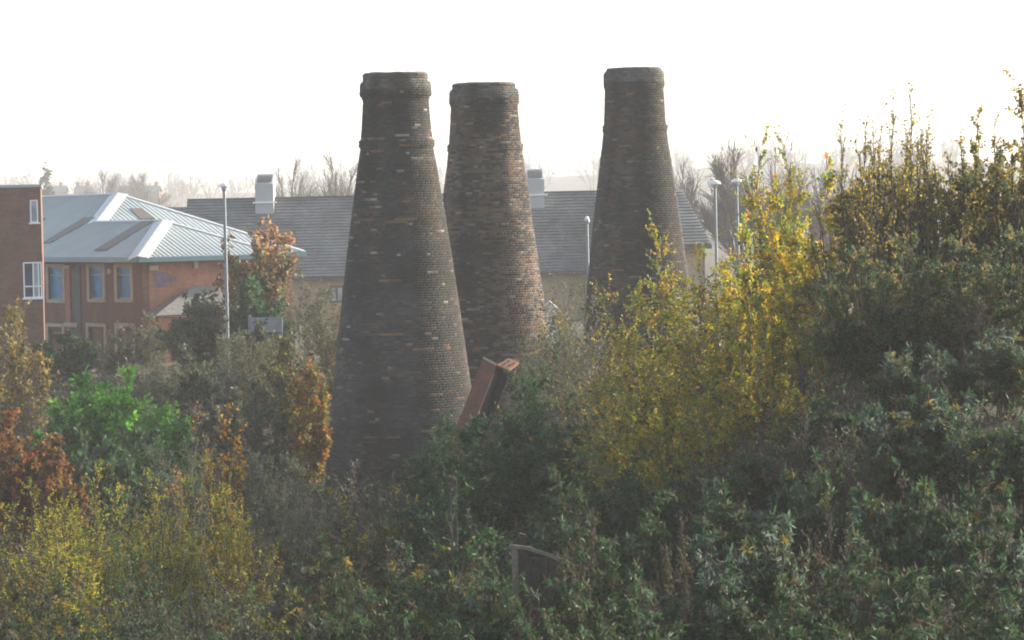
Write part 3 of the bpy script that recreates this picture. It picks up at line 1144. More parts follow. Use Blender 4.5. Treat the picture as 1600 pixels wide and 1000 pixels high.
# ------------------------------------------------------------------ rusty steel, fence remains, panel
def rusty_steel():
    D = 97.0
    p = lambda x, y, dz=0.0: at(x, y, D + dz)
    b = p(730, 690)
    gz = float(ground_z(b.x, D))
    root = thing('steel_beam', (b.x, D, gz), 'rusty leaning steel beam end with bolted plate, poking out of bushes by the kiln', 'steel beam')
    o_ = Vector((b.x, D, gz))
    L = lambda v: v - o_
    A0, A1 = p(755, 558.5), p(776, 570)
    dn = (p(725, 636) - p(755, 558.5)).normalized()
    ln = (A0.z - gz + 0.5) / -dn.z
    m = MB()
    n = (A1 - A0).cross(dn).normalized()
    if n.y > 0:
        n = -n
    q = [A0, A1, A1 + dn * ln, A0 + dn * ln]
    m.slab([L(v) for v in q], n, 0.03)
    m.build('flange', M_RUST, root)
    m = MB()
    m.bar(L(A0 + n * .02), L(A1 + n * .02), 0.03, 0.05, dn)
    m.build('lit_flange_edge', M_STONE, root)  # cream bar: light on the top edge, put into the colour
    dep = p(795, 559.5, 0.45) - A1
    B0 = A1 + dn * 0.02 - n * 0.0
    wv = p(796, 578, -0.05) - A1
    m = MB()
    m.slab([L(A1 - n * .035), L(A1 + dep), L(A1 + dep + wv * 0.8), L(A1 + wv)], Vector((0, -0.3, 1)).normalized(), 0.05)
    pt = m.build('end_plate', M_RUST, root)
    m = MB()
    nn = Vector((0, -0.3, 1)).normalized()
    for f1, f2 in ((0.35, 0.35), (0.75, 0.3), (0.4, 0.75), (0.75, 0.75)):
        c_ = L(A1 + dep * f1 + wv * f2 * 0.85) + nn * 0.012
        k = len(m.v)
        ring = [c_ + Vector((math.cos(t) * .028, math.sin(t) * .1, math.sin(t) * .03)) for t in np.linspace(0, 2 * math.pi, 9)[:-1]]
        m.slab(ring, nn, 0.01)
    m.build('bolt_hole', M_SHADESTEEL, pt)  # dark discs on the plate for the shade inside the holes
    # web and far flange under the plate, shade put into their dark colour
    m = MB()
    C0 = A1 + dn * 0.05 - n * 0.032
    C1 = C0 + dep * 0.85
    m.slab([L(C0), L(C1), L(C1 + dn * ln), L(C0 + dn * ln)], Vector((0.5, -0.8, 0)).normalized(), 0.02)
    m.build('web', M_SHADESTEEL, root)
    m = MB()
    E0 = C1 + wv * 0.3
    m.slab([L(C1), L(C1 + wv * .55), L(C1 + wv * .55 + dn * ln), L(C1 + dn * ln)], n, 0.03)
    m.build('far_flange', M_SHADESTEEL, root)


rusty_steel()


def old_fence():
    D = 54.0
    p = lambda x, y, dd=0.0: at(x, y, D + dd)
    b = p(803, 1000)
    gz = float(ground_z(b.x, D))
    root = thing('fence_remains', (b.x, D, gz), 'broken weathered timber fence with one post and sagging rail in the undergrowth', 'fence')
    o_ = Vector((b.x, D, gz))
    L = lambda v: v - o_
    def post(x, y, w_, mat, name, dd=0.0, lean=0.0):
        t_ = L(p(x, y, dd))
        m = MB()
        m.bar((t_.x + lean, t_.y, -0.3), t_, w_, w_ * 1.1, (0, 1, 0))
        m.bar(t_ + Vector((0, 0, 0.002)), t_ + Vector((0.01, 0, 0.04)), w_ * .8, w_ * .8, (0, 1, 0))
        m.build(name, mat, root)
    post(804, 862, 0.10, M_WOODGREY, 'post', 0, 0.03)
    post(815, 838, 0.13, M_WOODDARK, 'post', 0.35, 0.0)
    post(706, 748, 0.16, M_WOODDARK, 'post', 8.0, 0.0)
    m = MB()
    pts_ = [L(p(797, 853)), L(p(826, 857, 0.05)), L(p(856, 867, 0.1)), L(p(890, 880, 0.15))]
    for a_, b_ in zip(pts_[:-1], pts_[1:]):
        m.bar(a_, b_ + (b_ - a_) * 0.03, 0.07, 0.055)
    m.build('rail', M_WOODGREY, root)
    rg = random.Random(5)
    for x in (826, 838, 850, 863):
        t_ = L(p(x, 868 + rg.uniform(-2, 6), 0.12))
        m = MB()
        m.bar((t_.x + rg.uniform(-.03, .03), t_.y, -0.3), t_, 0.1, 0.025, (0, 1, 0))
        m.build('board', M_WOODDARK, root)


old_fence()


def pale_panel():
    D = 138.0
    a_, b_ = at(390, 498, D), at(441, 497, D)
    gz = float(ground_z(a_.x, D)) - 0.1
    root = thing('sign_panel', (a_.x, D, gz), 'low pale grey board with a taller end post, among the bushes behind the lamp', 'panel')
    m = MB()
    wd = b_.x - a_.x
    zt = a_.z - gz
    m.box(0.06, wd, -0.02, 0.02, zt - 0.55, zt)
    m.build('board', M_PANEL, root)
    m = MB()
    m.box(-0.06, 0.058, -0.06, 0.06, 0, zt + 0.14)
    m.build('post', M_GALV, root)
    m = MB()
    m.box(wd - 0.1, wd, 0.022, 0.1, 0, zt - 0.02)
    m.build('post', M_GALV, root)
    m = MB()
    m.box(0.06, wd + .02, -0.04, 0.04, zt + .002, zt + 0.04)
    m.build('top_rail', M_GUTTER, root)


pale_panel()


def white_shed():
    D = 136.0
    a_, b_ = at(846, 493, D), at(873, 493, D)
    gz = float(ground_z(a_.x, D)) - 0.1
    root = thing('shed', (a_.x, D, gz), 'little white shed just peeping out beside the edge of the middle kiln', 'shed')
    wd, e, t = b_.x - a_.x, at(846, 484, D).z - gz, at(856, 472, D).z - gz
    m = MB()
    m.box(0, wd, 0, 1.6, 0, e)
    m.poly([(0, 0.001, e + .001), (wd, 0.001, e + .001), (wd / 2, 0.001, t)])
    m.poly([(wd, 1.599, e + .001), (0, 1.599, e + .001), (wd / 2, 1.599, t)])
    m.build('wall', M_WHITE, root)
    for s_, x in ((-1, -.06), (1, wd + .06)):
        m = MB()
        m.slab([(x, -.08, e - .04), (wd / 2, -.08, t + .03), (wd / 2, 1.68, t + .03), (x, 1.68, e - .04)][::-s_], Vector((s_ * (t - e), 0, wd / 2)).normalized(), .03)
        m.build('roof', M_VENTWALL, root)


white_shed()


# ------------------------------------------------------------------ plants
def tubes(P, r0, r1, sides=3):
    """P (N,K,3) polylines to tapered tubes"""
    N, K, _ = P.shape
    T = np.gradient(P, axis=1)
    T /= np.linalg.norm(T, axis=2, keepdims=True) + 1e-9
    ref = np.where(np.abs(T[..., 2:3]) > 0.9, np.array([1.0, 0, 0]), np.array([0, 0, 1.0]))
    S = np.cross(T, ref)
    S /= np.linalg.norm(S, axis=2, keepdims=True) + 1e-9
    U = np.cross(S, T)
    r0 = np.broadcast_to(np.asarray(r0, float), (N,))
    r1 = np.broadcast_to(np.asarray(r1, float), (N,))
    rad = r0[:, None] + (r1 - r0)[:, None] * np.linspace(0, 1, K)[None]
    V = []
    for i in range(sides):
        a_ = 2 * math.pi * i / sides
        V.append(P + (S * math.cos(a_) + U * math.sin(a_)) * rad[..., None])
    V = np.stack(V, 2)
    idx = np.arange(N * K * sides).reshape(N, K, sides)
    q = []
    for i in range(sides):
        j = (i + 1) % sides
        q.append(np.stack([idx[:, :-1, i], idx[:, :-1, j], idx[:, 1:, j], idx[:, 1:, i]], -1).reshape(-1, 4))
    return V.reshape(-1, 3), np.concatenate(q)


def unit(v):
    return v / (np.linalg.norm(v, axis=-1, keepdims=True) + 1e-9)


def sample(P, i, t):
    K = P.shape[1]
    f = t * (K - 1)
    k = np.minimum(f.astype(int), K - 2)
    fr = (f - k)[:, None]
    p = P[i, k] * (1 - fr) + P[i, k + 1] * fr
    return p, unit(P[i, k + 1] - P[i, k])


def pick(rng, pal, n):
    w_ = np.array([p[0] for p in pal], float)
    c = np.array([p[1] for p in pal])
    return c[rng.choice(len(pal), n, p=w_ / w_.sum())]


def leaves_at(rng, p, d, l, wd, n):
    s = unit(np.cross(d, rng.normal(size=(n, 3))))
    nn = np.cross(d, s)
    l = l[:, None]
    wd = wd[:, None]
    bend = nn * l * rng.uniform(-.12, .12, (n, 1))
    V = np.stack([p, p + d * l * .5 + s * wd / 2 + bend, p + d * l, p + d * l * .5 - s * wd / 2 + bend], 1)
    return V.reshape(-1, 3), np.arange(4 * n).reshape(n, 4)


def grow(seed, H, W, n1=7, n2=60, n3=300, nl=4000, ll=0.07, lw=0.03, pal=None, base=0.25, upr=0.5, droop=0.1,
         rnd=0.5, r=0.03, whorl=False, spikes=0, trunk=False, l2=0.28, l3=0.12, tipfall=0.0, toppal=None, tr=.0045):
    rng = np.random.default_rng(seed)
    R = W / 2
    th = rng.uniform(0, 2 * math.pi, n1) + np.arange(n1) * 2.4
    rr = np.sqrt((np.arange(n1) + rng.uniform(0.2, 1, n1)) / n1)
    tip = np.stack([R * .88 * rr * np.cos(th), R * .88 * rr * np.sin(th), H * (1 - rnd * rr ** 2) * rng.uniform(.82, 1.0, n1)], -1)
    tip[0] = (rng.uniform(-.1, .1) * R, rng.uniform(-.1, .1) * R, H)
    if trunk:
        t0 = base * H * rng.uniform(.6, 1.1, n1)
        b0 = np.stack([0 * t0, 0 * t0, t0], -1)
    else:
        b0 = np.stack([tip[:, 0] * .25, tip[:, 1] * .25, 0 * tip[:, 2] - .15], -1)
    ctrl = b0 + (tip - b0) * np.array([.35, .35, .62]) + rng.normal(size=(n1, 3)) * W * .04
    t = np.linspace(0, 1, 7)[None, :, None]
    P1 = b0[:, None] * (1 - t) ** 2 + 2 * ctrl[:, None] * t * (1 - t) + tip[:, None] * t ** 2
    P1[:, 1:-1] += rng.normal(size=(n1, 5, 3)) * H * .008
    tv, tq = tubes(P1, r * rng.uniform(.6, 1, n1), r * .22, 5 if r > .03 else 4)
    parts = [(tv, tq)]
    if trunk:
        zt = float(t0.max())
        K = 6
        Pt = np.zeros((1, K, 3))
        Pt[0, :, 2] = np.linspace(-.2, zt, K)
        Pt[0, 1:, :2] = rng.normal(size=(K - 1, 2)) * r * .4
        parts.append(tubes(Pt, r * 1.7, r * 1.0, 7))
    # branches
    i = rng.integers(0, n1, n2)
    tt = rng.uniform(max(.15, base * (.6 if base < .5 else .95)) if not trunk else .15, .97, n2)
    p, tg = sample(P1, i, tt)
    out = rng.normal(size=(n2, 3))
    out[:, 2] = np.abs(out[:, 2]) * .5
    cen = p.copy()
    cen[:, 2] = 0
    out += unit(cen) * .8
    d = unit(tg * upr * 1.6 + unit(out) * (1 - upr) + np.array([0, 0, .25 * upr]))
    L = H * l2 * rng.uniform(.5, 1.1, n2) * (1.2 - .75 * tt)
    s = np.linspace(0, 1, 5)[None, :, None]
    P2 = p[:, None] + d[:, None] * L[:, None, None] * s
    P2[..., 2] += (s[..., 0] ** 2) * L[:, None] * (.18 * upr - droop * .8)
    P2[:, 1:] += rng.normal(size=(n2, 4, 3)) * L[:, None, None] * .035
    parts.append(tubes(P2, np.maximum(.005, r * .32 * rng.uniform(.6, 1, n2)), max(.003, tr), 3))
    # twigs
    n3a = int(n3 * .75)
    i2 = rng.integers(0, n2, n3a)
    t2 = rng.uniform(.2, 1, n3a) ** .8
    pa, ta = sample(P2, i2, t2)
    i1 = rng.integers(0, n1, n3 - n3a)
    t1 = rng.uniform(max(.3, base), 1, n3 - n3a)
    pb, tb = sample(P1, i1, t1)
    p, tg = np.concatenate([pa, pb]), np.concatenate([ta, tb])
    d = unit(tg * (.4 + upr) + rng.normal(size=(n3, 3)) * .55 + np.array([0, 0, .2]))
    L = H * l3 * rng.uniform(.4, 1.2, n3)
    s = np.linspace(0, 1, 3)[None, :, None]
    P3 = p[:, None] + d[:, None] * L[:, None, None] * s
    P3[..., 2] += -(s[..., 0] ** 2) * L[:, None] * (droop * .8 + tipfall)
    parts.append(tubes(P3[:, ::2], tr, tr * .45, 3))
    off = 0
    VV, QQ = [], []
    for v, q in parts:
        VV.append(v)
        QQ.append(q + off)
        off += len(v)
    wood = (np.concatenate(VV), np.concatenate(QQ))
    if nl == 0:
        return wood, None
    # leaves
    tw_col = pick(rng, pal, n3)
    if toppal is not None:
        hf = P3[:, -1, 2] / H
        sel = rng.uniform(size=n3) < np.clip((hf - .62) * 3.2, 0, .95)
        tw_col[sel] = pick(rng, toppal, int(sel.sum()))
    if whorl:
        i3 = rng.integers(0, n3, nl)
        t3 = 1 - rng.uniform(0, 1, nl) ** 1.6 * .75
    else:
        i3 = rng.integers(0, n3, nl)
        t3 = rng.uniform(.1, 1, nl)
    p, tg = sample(P3, i3, t3)
    d = unit(tg * .45 + rng.normal(size=(nl, 3)) * .75 + np.array([0, 0, -droop * 1.6]))
    if whorl:
        d = unit(tg * .25 + unit(np.cross(tg, rng.normal(size=(nl, 3)))) * .9 + np.array([0, 0, -.35]))
    lv, lq = leaves_at(rng, p, d, ll * rng.uniform(.55, 1.25, nl), lw * rng.uniform(.6, 1.2, nl), nl)
    C = tw_col[i3] * np.exp(rng.normal(size=(nl, 1)) * .22)
    sel = rng.uniform(size=nl) < .14
    C[sel] = pick(rng, pal, int(sel.sum()))
    if spikes:
        ks = rng.choice(n3, spikes, replace=spikes > n3)
        p = P3[ks, -1]
        d = unit((P3[ks, -1] - P3[ks, 0]) * 2 + np.array([0, 0, .35]) + rng.normal(size=(spikes, 3)) * .1)
        for _ in range(2):
            sv, sq = leaves_at(rng, p, d, rng.uniform(.09, .2, spikes), rng.uniform(.018, .032, spikes), spikes)
            lq = np.concatenate([lq, sq + len(lv)])
            lv = np.concatenate([lv, sv])
            C = np.concatenate([C, np.array([.085, .058, .04]) * rng.uniform(.6, 1.3, (spikes, 1))])
    return wood, (lv, lq, np.clip(C, 0, 1))


GREY_GREEN = [(4, (.048, .098, .042)), (3, (.038, .088, .036)), (1.2, (.10, .15, .105)), (2, (.058, .075, .038)), (.07, (.22, .18, .03)), (1.6, (.08, .06, .042))]
SILVER = [(4, (.065, .12, .075)), (2.5, (.14, .19, .15)), (2, (.05, .08, .055)), (.06, (.22, .18, .04)), (1, (.08, .065, .05))]
DARKGREEN = [(5, (.026, .068, .026)), (3, (.038, .095, .036)), (1, (.07, .12, .06)), (.4, (.06, .05, .035)), (.1, (.18, .15, .03))]
MIXED = [(3, (.055, .075, .04)), (2, (.075, .075, .04)), (1.2, (.16, .15, .03)), (2, (.07, .055, .04)), (1, (.10, .11, .08)), (.4, (.30, .22, .03))]
BIRCH = [(4, (.40, .33, .03)), (3, (.28, .31, .04)), (2.5, (.16, .22, .04)), (1.6, (.52, .38, .025)), (1, (.11, .085, .05)), (.6, (.4, .19, .03))]
BIRCHGOLD = [(5, (.62, .46, .03)), (1.2, (.62, .32, .03)), (3.5, (.30, .36, .04)), (1, (.15, .22, .05)), (.5, (.13, .09, .05))]
SALLOW = [(4, (.30, .31, .035)), (3, (.42, .36, .035)), (2, (.16, .22, .04)), (1, (.40, .27, .03)), (1, (.08, .075, .045))]
ORANGE = [(4, (.30, .14, .02)), (3, (.35, .2, .025)), (2, (.18, .14, .03)), (1, (.12, .13, .04))]
RUSSET = [(4, (.19, .075, .025)), (3, (.24, .105, .03)), (2, (.13, .07, .035)), (1, (.10, .09, .04))]
GREYBROWN = [(4, (.10, .12, .07)), (3, (.085, .11, .065)), (2, (.125, .125, .08)), (1, (.15, .13, .07))]
LUSH = [(4, (.10, .32, .04)), (3, (.15, .38, .045)), (2, (.06, .2, .04)), (1, (.2, .4, .05))]
MIDGREEN = [(4, (.045, .105, .045)), (3, (.06, .125, .05)), (2, (.04, .08, .042)), (1, (.075, .085, .05))]
OLIVE = [(4, (.12, .115, .04)), (3, (.10, .105, .045)), (2, (.16, .12, .03)), (2, (.085, .08, .05))]
BRONZE = [(4, (.34, .26, .05)), (3, (.24, .23, .05)), (2.5, (.46, .31, .04)), (1, (.15, .16, .05))]

KINDS = {
    # name, category, wood part, parameters
    'buddleia': ('buddleia_bush', 'bush', 'stem', dict(n1=14, n2=150, n3=620, nl=8200, ll=.125, lw=.032, base=.1, upr=.42, droop=.25, rnd=.42, r=.02, whorl=True, spikes=150, l2=.3, l3=.13, tipfall=.25, pal=GREY_GREEN)),
    'silver': ('buddleia_bush', 'bush', 'stem', dict(n1=14, n2=150, n3=620, nl=8200, ll=.125, lw=.032, base=.1, upr=.42, droop=.25, rnd=.42, r=.02, whorl=True, spikes=90, l2=.3, l3=.13, tipfall=.25, pal=GREY_GREEN, toppal=SILVER)),
    'dark': ('evergreen_bush', 'bush', 'stem', dict(n1=12, n2=140, n3=700, nl=9000, ll=.085, lw=.04, base=.05, upr=.35, droop=.2, rnd=.5, r=.02, l2=.3, l3=.12, pal=DARKGREEN)),
    'mixed': ('wild_shrub', 'shrub', 'stem', dict(n1=12, n2=110, n3=520, nl=5600, ll=.075, lw=.03, base=.1, upr=.5, droop=.15, rnd=.45, r=.016, spikes=60, pal=MIXED)),
    'birch': ('birch_sapling', 'tree', 'trunk', dict(n1=9, n2=140, n3=700, nl=7000, ll=.055, lw=.042, base=.1, upr=.72, droop=.12, rnd=.5, r=.028, l2=.26, l3=.1, pal=BIRCH)),
    'gold': ('birch_sapling', 'tree', 'trunk', dict(n1=9, n2=130, n3=620, nl=5200, ll=.065, lw=.05, base=.1, upr=.75, droop=.15, rnd=.45, r=.028, l2=.24, l3=.09, pal=BIRCHGOLD)),
    'sparse': ('thin_sapling', 'tree', 'trunk', dict(n1=8, n2=48, n3=190, nl=620, ll=.062, lw=.045, base=.58, upr=.86, droop=.1, rnd=.35, r=.026, l2=.2, l3=.07, pal=BRONZE)),
    'sallow': ('sallow_bush', 'bush', 'stem', dict(n1=16, n2=180, n3=900, nl=9500, ll=.05, lw=.024, base=.1, upr=.72, droop=.05, rnd=.35, r=.016, l2=.26, l3=.11, pal=SALLOW)),
    'thicket': ('bare_thicket', 'bush', 'stem', dict(n1=16, n2=200, n3=1050, nl=2600, ll=.06, lw=.03, base=.1, upr=.6, droop=.05, rnd=.4, r=.02, l2=.28, l3=.12, pal=GREYBROWN)),
    'leafy': ('leafy_bush', 'bush', 'stem', dict(n1=14, n2=180, n3=900, nl=8200, ll=.11, lw=.06, base=.05, upr=.45, droop=.15, rnd=.45, r=.025, l2=.28, l3=.1, pal=MIDGREEN)),
    'tree': ('autumn_tree', 'tree', 'trunk', dict(n1=12, n2=170, n3=800, nl=5200, ll=.1, lw=.07, base=.3, upr=.55, droop=.1, rnd=.55, r=.05, l2=.28, l3=.1, trunk=True, pal=ORANGE)),
    'bare': ('bare_tree', 'tree', 'trunk', dict(n1=14, n2=220, n3=1200, nl=0, base=.25, upr=.62, droop=.02, rnd=.5, r=.13, l2=.32, l3=.16, trunk=True)),
}
TRI = [0]
GROWN = {}
DENS = dict(sparse=1.2, thicket=1.6, bare=1, tree=1.3)


def plant(kind, px, py, wpx, D, label, seed=None, group=None, name=None, cat=None, wood=None, sink=0.0, minh=None, **over):
    nm, ct, wn, par = KINDS[kind]
    par = dict(par)
    par.update(over)
    top = at(px, py, D)
    gz = float(ground_z(top.x, D)) - sink
    H = top.z - gz
    if H < (minh or 0.7):
        gz = top.z - (minh or 0.7)
        H = minh or 0.7
    W = wpx * D / F * (1.2 if kind not in ('sparse', 'bare', 'tree') else 1.3 if kind == 'sparse' else 1.05)
    big = max(.85, D / 72) ** .85 * (1.15 if D > 100 else 1)
    par['nl'] = int(par['nl'] * DENS.get(kind, 1.25) * (.7 if D > 100 else 1))
    par['ll'] = par.get('ll', .07) * 1.15 * big
    par['lw'] = par.get('lw', .03) * 1.25 * big
    if kind not in ('sparse', 'bare'):
        par['n3'] = int(par['n3'] * .8)
    seed = seed if seed is not None else int(px * 7 + py * 13 + D)
    key = (kind, str(sorted((k_, str(v_)) for k_, v_ in over.items() if True)))
    wm = wood or (M_BARKDARK if kind == 'sparse' else M_BARKPALE if kind in ('birch', 'gold', 'thicket') else M_BARK)
    hit = None
    for ent in GROWN.get(key, []):
        if ent['n'] < 7 and abs(math.log(H / ent['H'])) < .45 and abs(math.log(W / ent['W'])) < .45 and abs(math.log(D / ent['D'])) < .25:
            hit = ent
            break
    if hit is None:
        wd, lf = grow(seed, H, W, **par)
        wme = quads_mesh(wn, wd[0], wd[1], wm)
        lme = None
        TRI[0] += 2 * len(wd[1])
        if lf is not None:
            lme = quads_mesh('crown' if wn == 'trunk' else 'foliage', lf[0], lf[1], M_LEAF, lf[2])
            TRI[0] += 2 * len(lf[1])
        hit = dict(H=H, W=W, D=D, n=0, w=wme, l=lme)
        GROWN.setdefault(key, []).append(hit)
    turn = 0.0 if hit['n'] == 0 else (1.9 * hit['n'] + (seed % 7) * .1)
    hit['n'] += 1
    root = thing(name or nm, (top.x, D, gz), label, cat or ct, group)
    root.rotation_euler = (0, 0, turn)
    root.scale = (W / hit['W'], W / hit['W'], H / hit['H'])
    link(wn, hit['w'], root)
    if hit['l'] is not None:
        o = link('crown' if wn == 'trunk' else 'foliage', hit['l'], root)
        o['kind'] = 'stuff'
    return root


# --- far bare trees beyond the hall
FB = dict(tr=.022, wood=M_BRANCHFAR, group='bare trees beyond the hall')
plant('bare', 455, 266, 110, 420, 'hazy bare tree between the roof vent and the nearest kiln, the shorter one', r=.2, **FB)
plant('bare', 524, 258, 130, 400, 'hazy bare tree close against the nearest kiln, rising over the tiled ridge', r=.2, **FB)
plant('bare', 1150, 238, 120, 270, 'grey bare tree with fanned branches behind the white hooded lamps', r=.14, n3=1700, **FB)
plant('bare', 1215, 246, 120, 262, 'grey bare tree showing through the tops of the golden birches', r=.13, **FB)
plant('bare', 1068, 268, 70, 300, 'small misty bare tree peeping out beside the lone kiln', r=.1, **FB)
plant('bare', 1290, 262, 130, 275, 'pale bare tree seen through the thin saplings near the hill crest', r=.12, **FB)
plant('bare', 160, 274, 90, 700, 'very faint bare tree on the skyline above the pale metal roof', r=.3, **dict(FB, tr=.05))
plant('bare', 222, 277, 90, 720, 'very faint bare tree on the skyline above the hipped roof corner', r=.3, **dict(FB, tr=.05))
plant('dark', 69, 257, 26, 600, 'pale narrow conifer on the skyline next to the brick block', name='conifer', cat='tree', wood=M_BARK, rnd=.55, ll=.07, lw=.04, nl=5000, upr=.3, l2=.12, l3=.05, n1=14, n2=300, pal=[(1, (.05, .06, .05))])

# --- shrubs round the school and between it and the kilns
plant('tree', 406, 356, 110, 148, 'young tree with orange top and olive lower crown beside the tall grey lamp', rnd=.3, n1=20, toppal=[(3, (.40, .19, .08)), (3, (.32, .21, .09)), (1, (.18, .16, .08))], pal=[(3, (.18, .17, .08)), (2, (.11, .12, .05)), (1, (.22, .13, .04)), (1, (.13, .08, .06))], nl=5600, base=.2, ll=.085, lw=.06)
plant('tree', 358, 366, 40, 150, 'small purplish leaved sapling half behind the tall grey lamp', pal=[(3, (.12, .07, .07)), (1, (.15, .09, .05))], n2=60, n3=200, nl=700)
plant('leafy', 318, 448, 120, 146, 'grey green bush under the porch roof, left of the tall grey lamp', pal=GREYBROWN + [(4, (.05, .075, .05))], ll=.09)
plant('leafy', 386, 452, 62, 145, 'deep green bush immediately beside the tall grey lamp', pal=MIDGREEN)
plant('dark', 425, 462, 60, 144, 'dark rounded bush behind the low pale board')
plant('thicket', 462, 428, 120, 150, 'tall grey brown twiggy thicket in front of the buff brick wall')
plant('thicket', 525, 478, 90, 140, 'twiggy thicket touching the nearest kiln below the hall window', pal=OLIVE, nl=3500)
plant('thicket', 226, 492, 110, 150, 'brown bare thicket against the orange brick wall under the lettering', pal=GREYBROWN)
plant('thicket', 155, 540, 90, 149, 'thin bare thicket in front of the boarded ground floor windows', nl=1200)
plant('dark', 105, 524, 92, 148, 'dark clipped evergreen at the foot of the metal roofed building', rnd=.3, nl=10000)
plant('thicket', 240, 556, 150, 138, 'low brown thicket between the dark clipped evergreen and the lamp', pal=GREYBROWN)
plant('thicket', 345, 512, 150, 132, 'wide grey thicket at the foot of the tall grey lamp', pal=GREYBROWN, nl=4000)
plant('leafy', 412, 514, 110, 134, 'dull grey bush pressed against the front of the low pale board', pal=GREYBROWN + [(3, (.05, .065, .045))], ll=.07)
plant('thicket', 425, 512, 140, 130, 'grey olive thicket in front of the low pale board', pal=OLIVE + GREYBROWN, nl=4000)
plant('leafy', 320, 575, 190, 122, 'large dull green bush in mid distance between lush green bush and nearest kiln', pal=GREYBROWN + [(5, (.045, .065, .045))], ll=.09)
plant('sallow', 470, 535, 130, 124, 'olive yellow bush left of the nearest kiln, above the orange tree', pal=OLIVE + [(3, (.2, .17, .04))], ll=.08, lw=.045)
plant('sallow', 15, 490, 130, 118, 'tall olive gold bush in front of the brick block corner', pal=[(4, (.20, .165, .06)), (3, (.30, .21, .05)), (2, (.15, .14, .06))], ll=.08, lw=.045)
plant('thicket', 60, 590, 130, 112, 'pale brown thicket below the brick block, behind the russet bush', pal=OLIVE)
plant('leafy', 118, 600, 170, 110, 'lush green bush below the dark clipped evergreen, fuller of two', pal=LUSH + MIDGREEN, toppal=LUSH, nl=10000)
plant('leafy', 205, 594, 160, 109, 'brightest lush green bush with yellowish top coloured as if sunlit', pal=LUSH, toppal=[(2, (.22, .5, .05)), (1, (.16, .42, .045))], nl=10000)  # sunlight on the crown put into the brighter top leaf colours
plant('leafy', 205, 668, 200, 103, 'broad mid green bush at the feet of the two lush green bushes', pal=MIDGREEN)
plant('leafy', 130, 668, 150, 100, 'shady green bush between the russet bush and the broad green one', pal=MIDGREEN)
plant('thicket', 290, 690, 190, 98, 'dull grey olive thicket behind the bare sapling with orange leaves', pal=GREYBROWN + MIDGREEN, nl=4000)
plant('leafy', 405, 618, 160, 112, 'grey green rounded bush left of the orange tree by the kiln', pal=GREYBROWN + [(6, (.05, .07, .05))], ll=.08)
plant('thicket', 400, 700, 170, 98, 'dim thicket below the grey green rounded bush', pal=GREYBROWN + [(4, (.045, .06, .045))], nl=5000)
plant('tree', 480, 588, 76, 106, 'narrow orange and gold tree against the edge of the nearest kiln', base=.08, upr=.75, rnd=.3, ll=.08, lw=.055, nl=8000, pal=ORANGE + [(4, (.22, .18, .035))], toppal=ORANGE)
plant('tree', 20, 660, 130, 96, 'russet brown autumn bush cut by the picture edge', base=.05, name='russet_bush', cat='bush', pal=RUSSET, nl=8000, n1=16)
plant('tree', 85, 690, 100, 95, 'rusty orange bush next to the russet bush, smaller', base=.05, name='russet_bush', cat='bush', pal=RUSSET + [(3, (.22, .13, .03))], nl=6000, n1=14)
plant('thicket', 460, 745, 170, 90, 'grey weedy thicket before the foot of the nearest kiln, beneath the orange tree', pal=GREYBROWN + [(3, (.05, .06, .04))], nl=4500)
plant('mixed', 560, 738, 110, 96, 'thin shrub with pale leaves growing at the foot of the nearest kiln', nl=2600, pal=[(3, (.10, .095, .08)), (2, (.16, .15, .12)), (3, (.06, .06, .045))])

# --- saplings and sallows, lower left
plant('sparse', 352, 628, 60, 80, 'slender sapling hung with orange leaves above the sallow bushes, taller', n1=5, pal=ORANGE, nl=900, ll=.07)
plant('sparse', 300, 650, 70, 81, 'pale bare sapling with a few yellow leaves, forked, behind the sallow bushes', n1=6, pal=ORANGE, nl=260, wood=M_BARKPALE)
for px, py, wp, D, lb in ((50, 778, 150, 68, 'yellow green sallow bush in front of the russet bush'),
                          (150, 752, 150, 70, 'yellow green sallow bush next along from the russet bush, pointed tops'),
                          (240, 768, 150, 67, 'olive yellow sallow bush in the middle of the sallow row'),
                          (325, 738, 120, 71, 'bright sallow bush rising at the foot of the orange leaved sapling'),
                          (100, 838, 190, 61, 'olive sallow bush in front of the row, low and broad'),
                          (360, 800, 130, 66, 'sallow bush with glowing orange tips at the end of the row')):
    plant('sallow', px, py, wp, D, lb, group='sallow bushes in the hollow', toppal=[(2, (.33, .2, .025)), (2, (.22, .19, .03))] if 'orange tips' in lb else None)
plant('mixed', 15, 835, 150, 60, 'dull green shrub at the very edge beneath the sallow row')
plant('mixed', 200, 868, 170, 58, 'brown grey shrub beneath the middle of the sallow row', pal=GREYBROWN + MIDGREEN)
plant('mixed', 310, 862, 170, 57, 'brown grey shrub beneath the sallow with glowing orange tips', pal=GREYBROWN + [(3, (.06, .07, .045))])
plant('dark', 60, 925, 230, 52, 'dark low bush in the bottom corner under the sallows', pal=DARKGREEN + [(5, (.07, .075, .055))], ll=.06, lw=.03)
plant('dark', 220, 935, 240, 51, 'dark low bush along the bottom, second from the corner', pal=DARKGREEN + [(5, (.075, .075, .06))], ll=.06, lw=.03)
plant('mixed', 390, 880, 170, 55, 'shrub with a scatter of lemon yellow leaves below the sallow with orange tips', pal=MIXED + [(2, (.2, .2, .03))])
plant('mixed', 370, 950, 220, 50, 'low grey green weeds along the bottom between dark bush and brambles', pal=GREYBROWN + MIDGREEN)

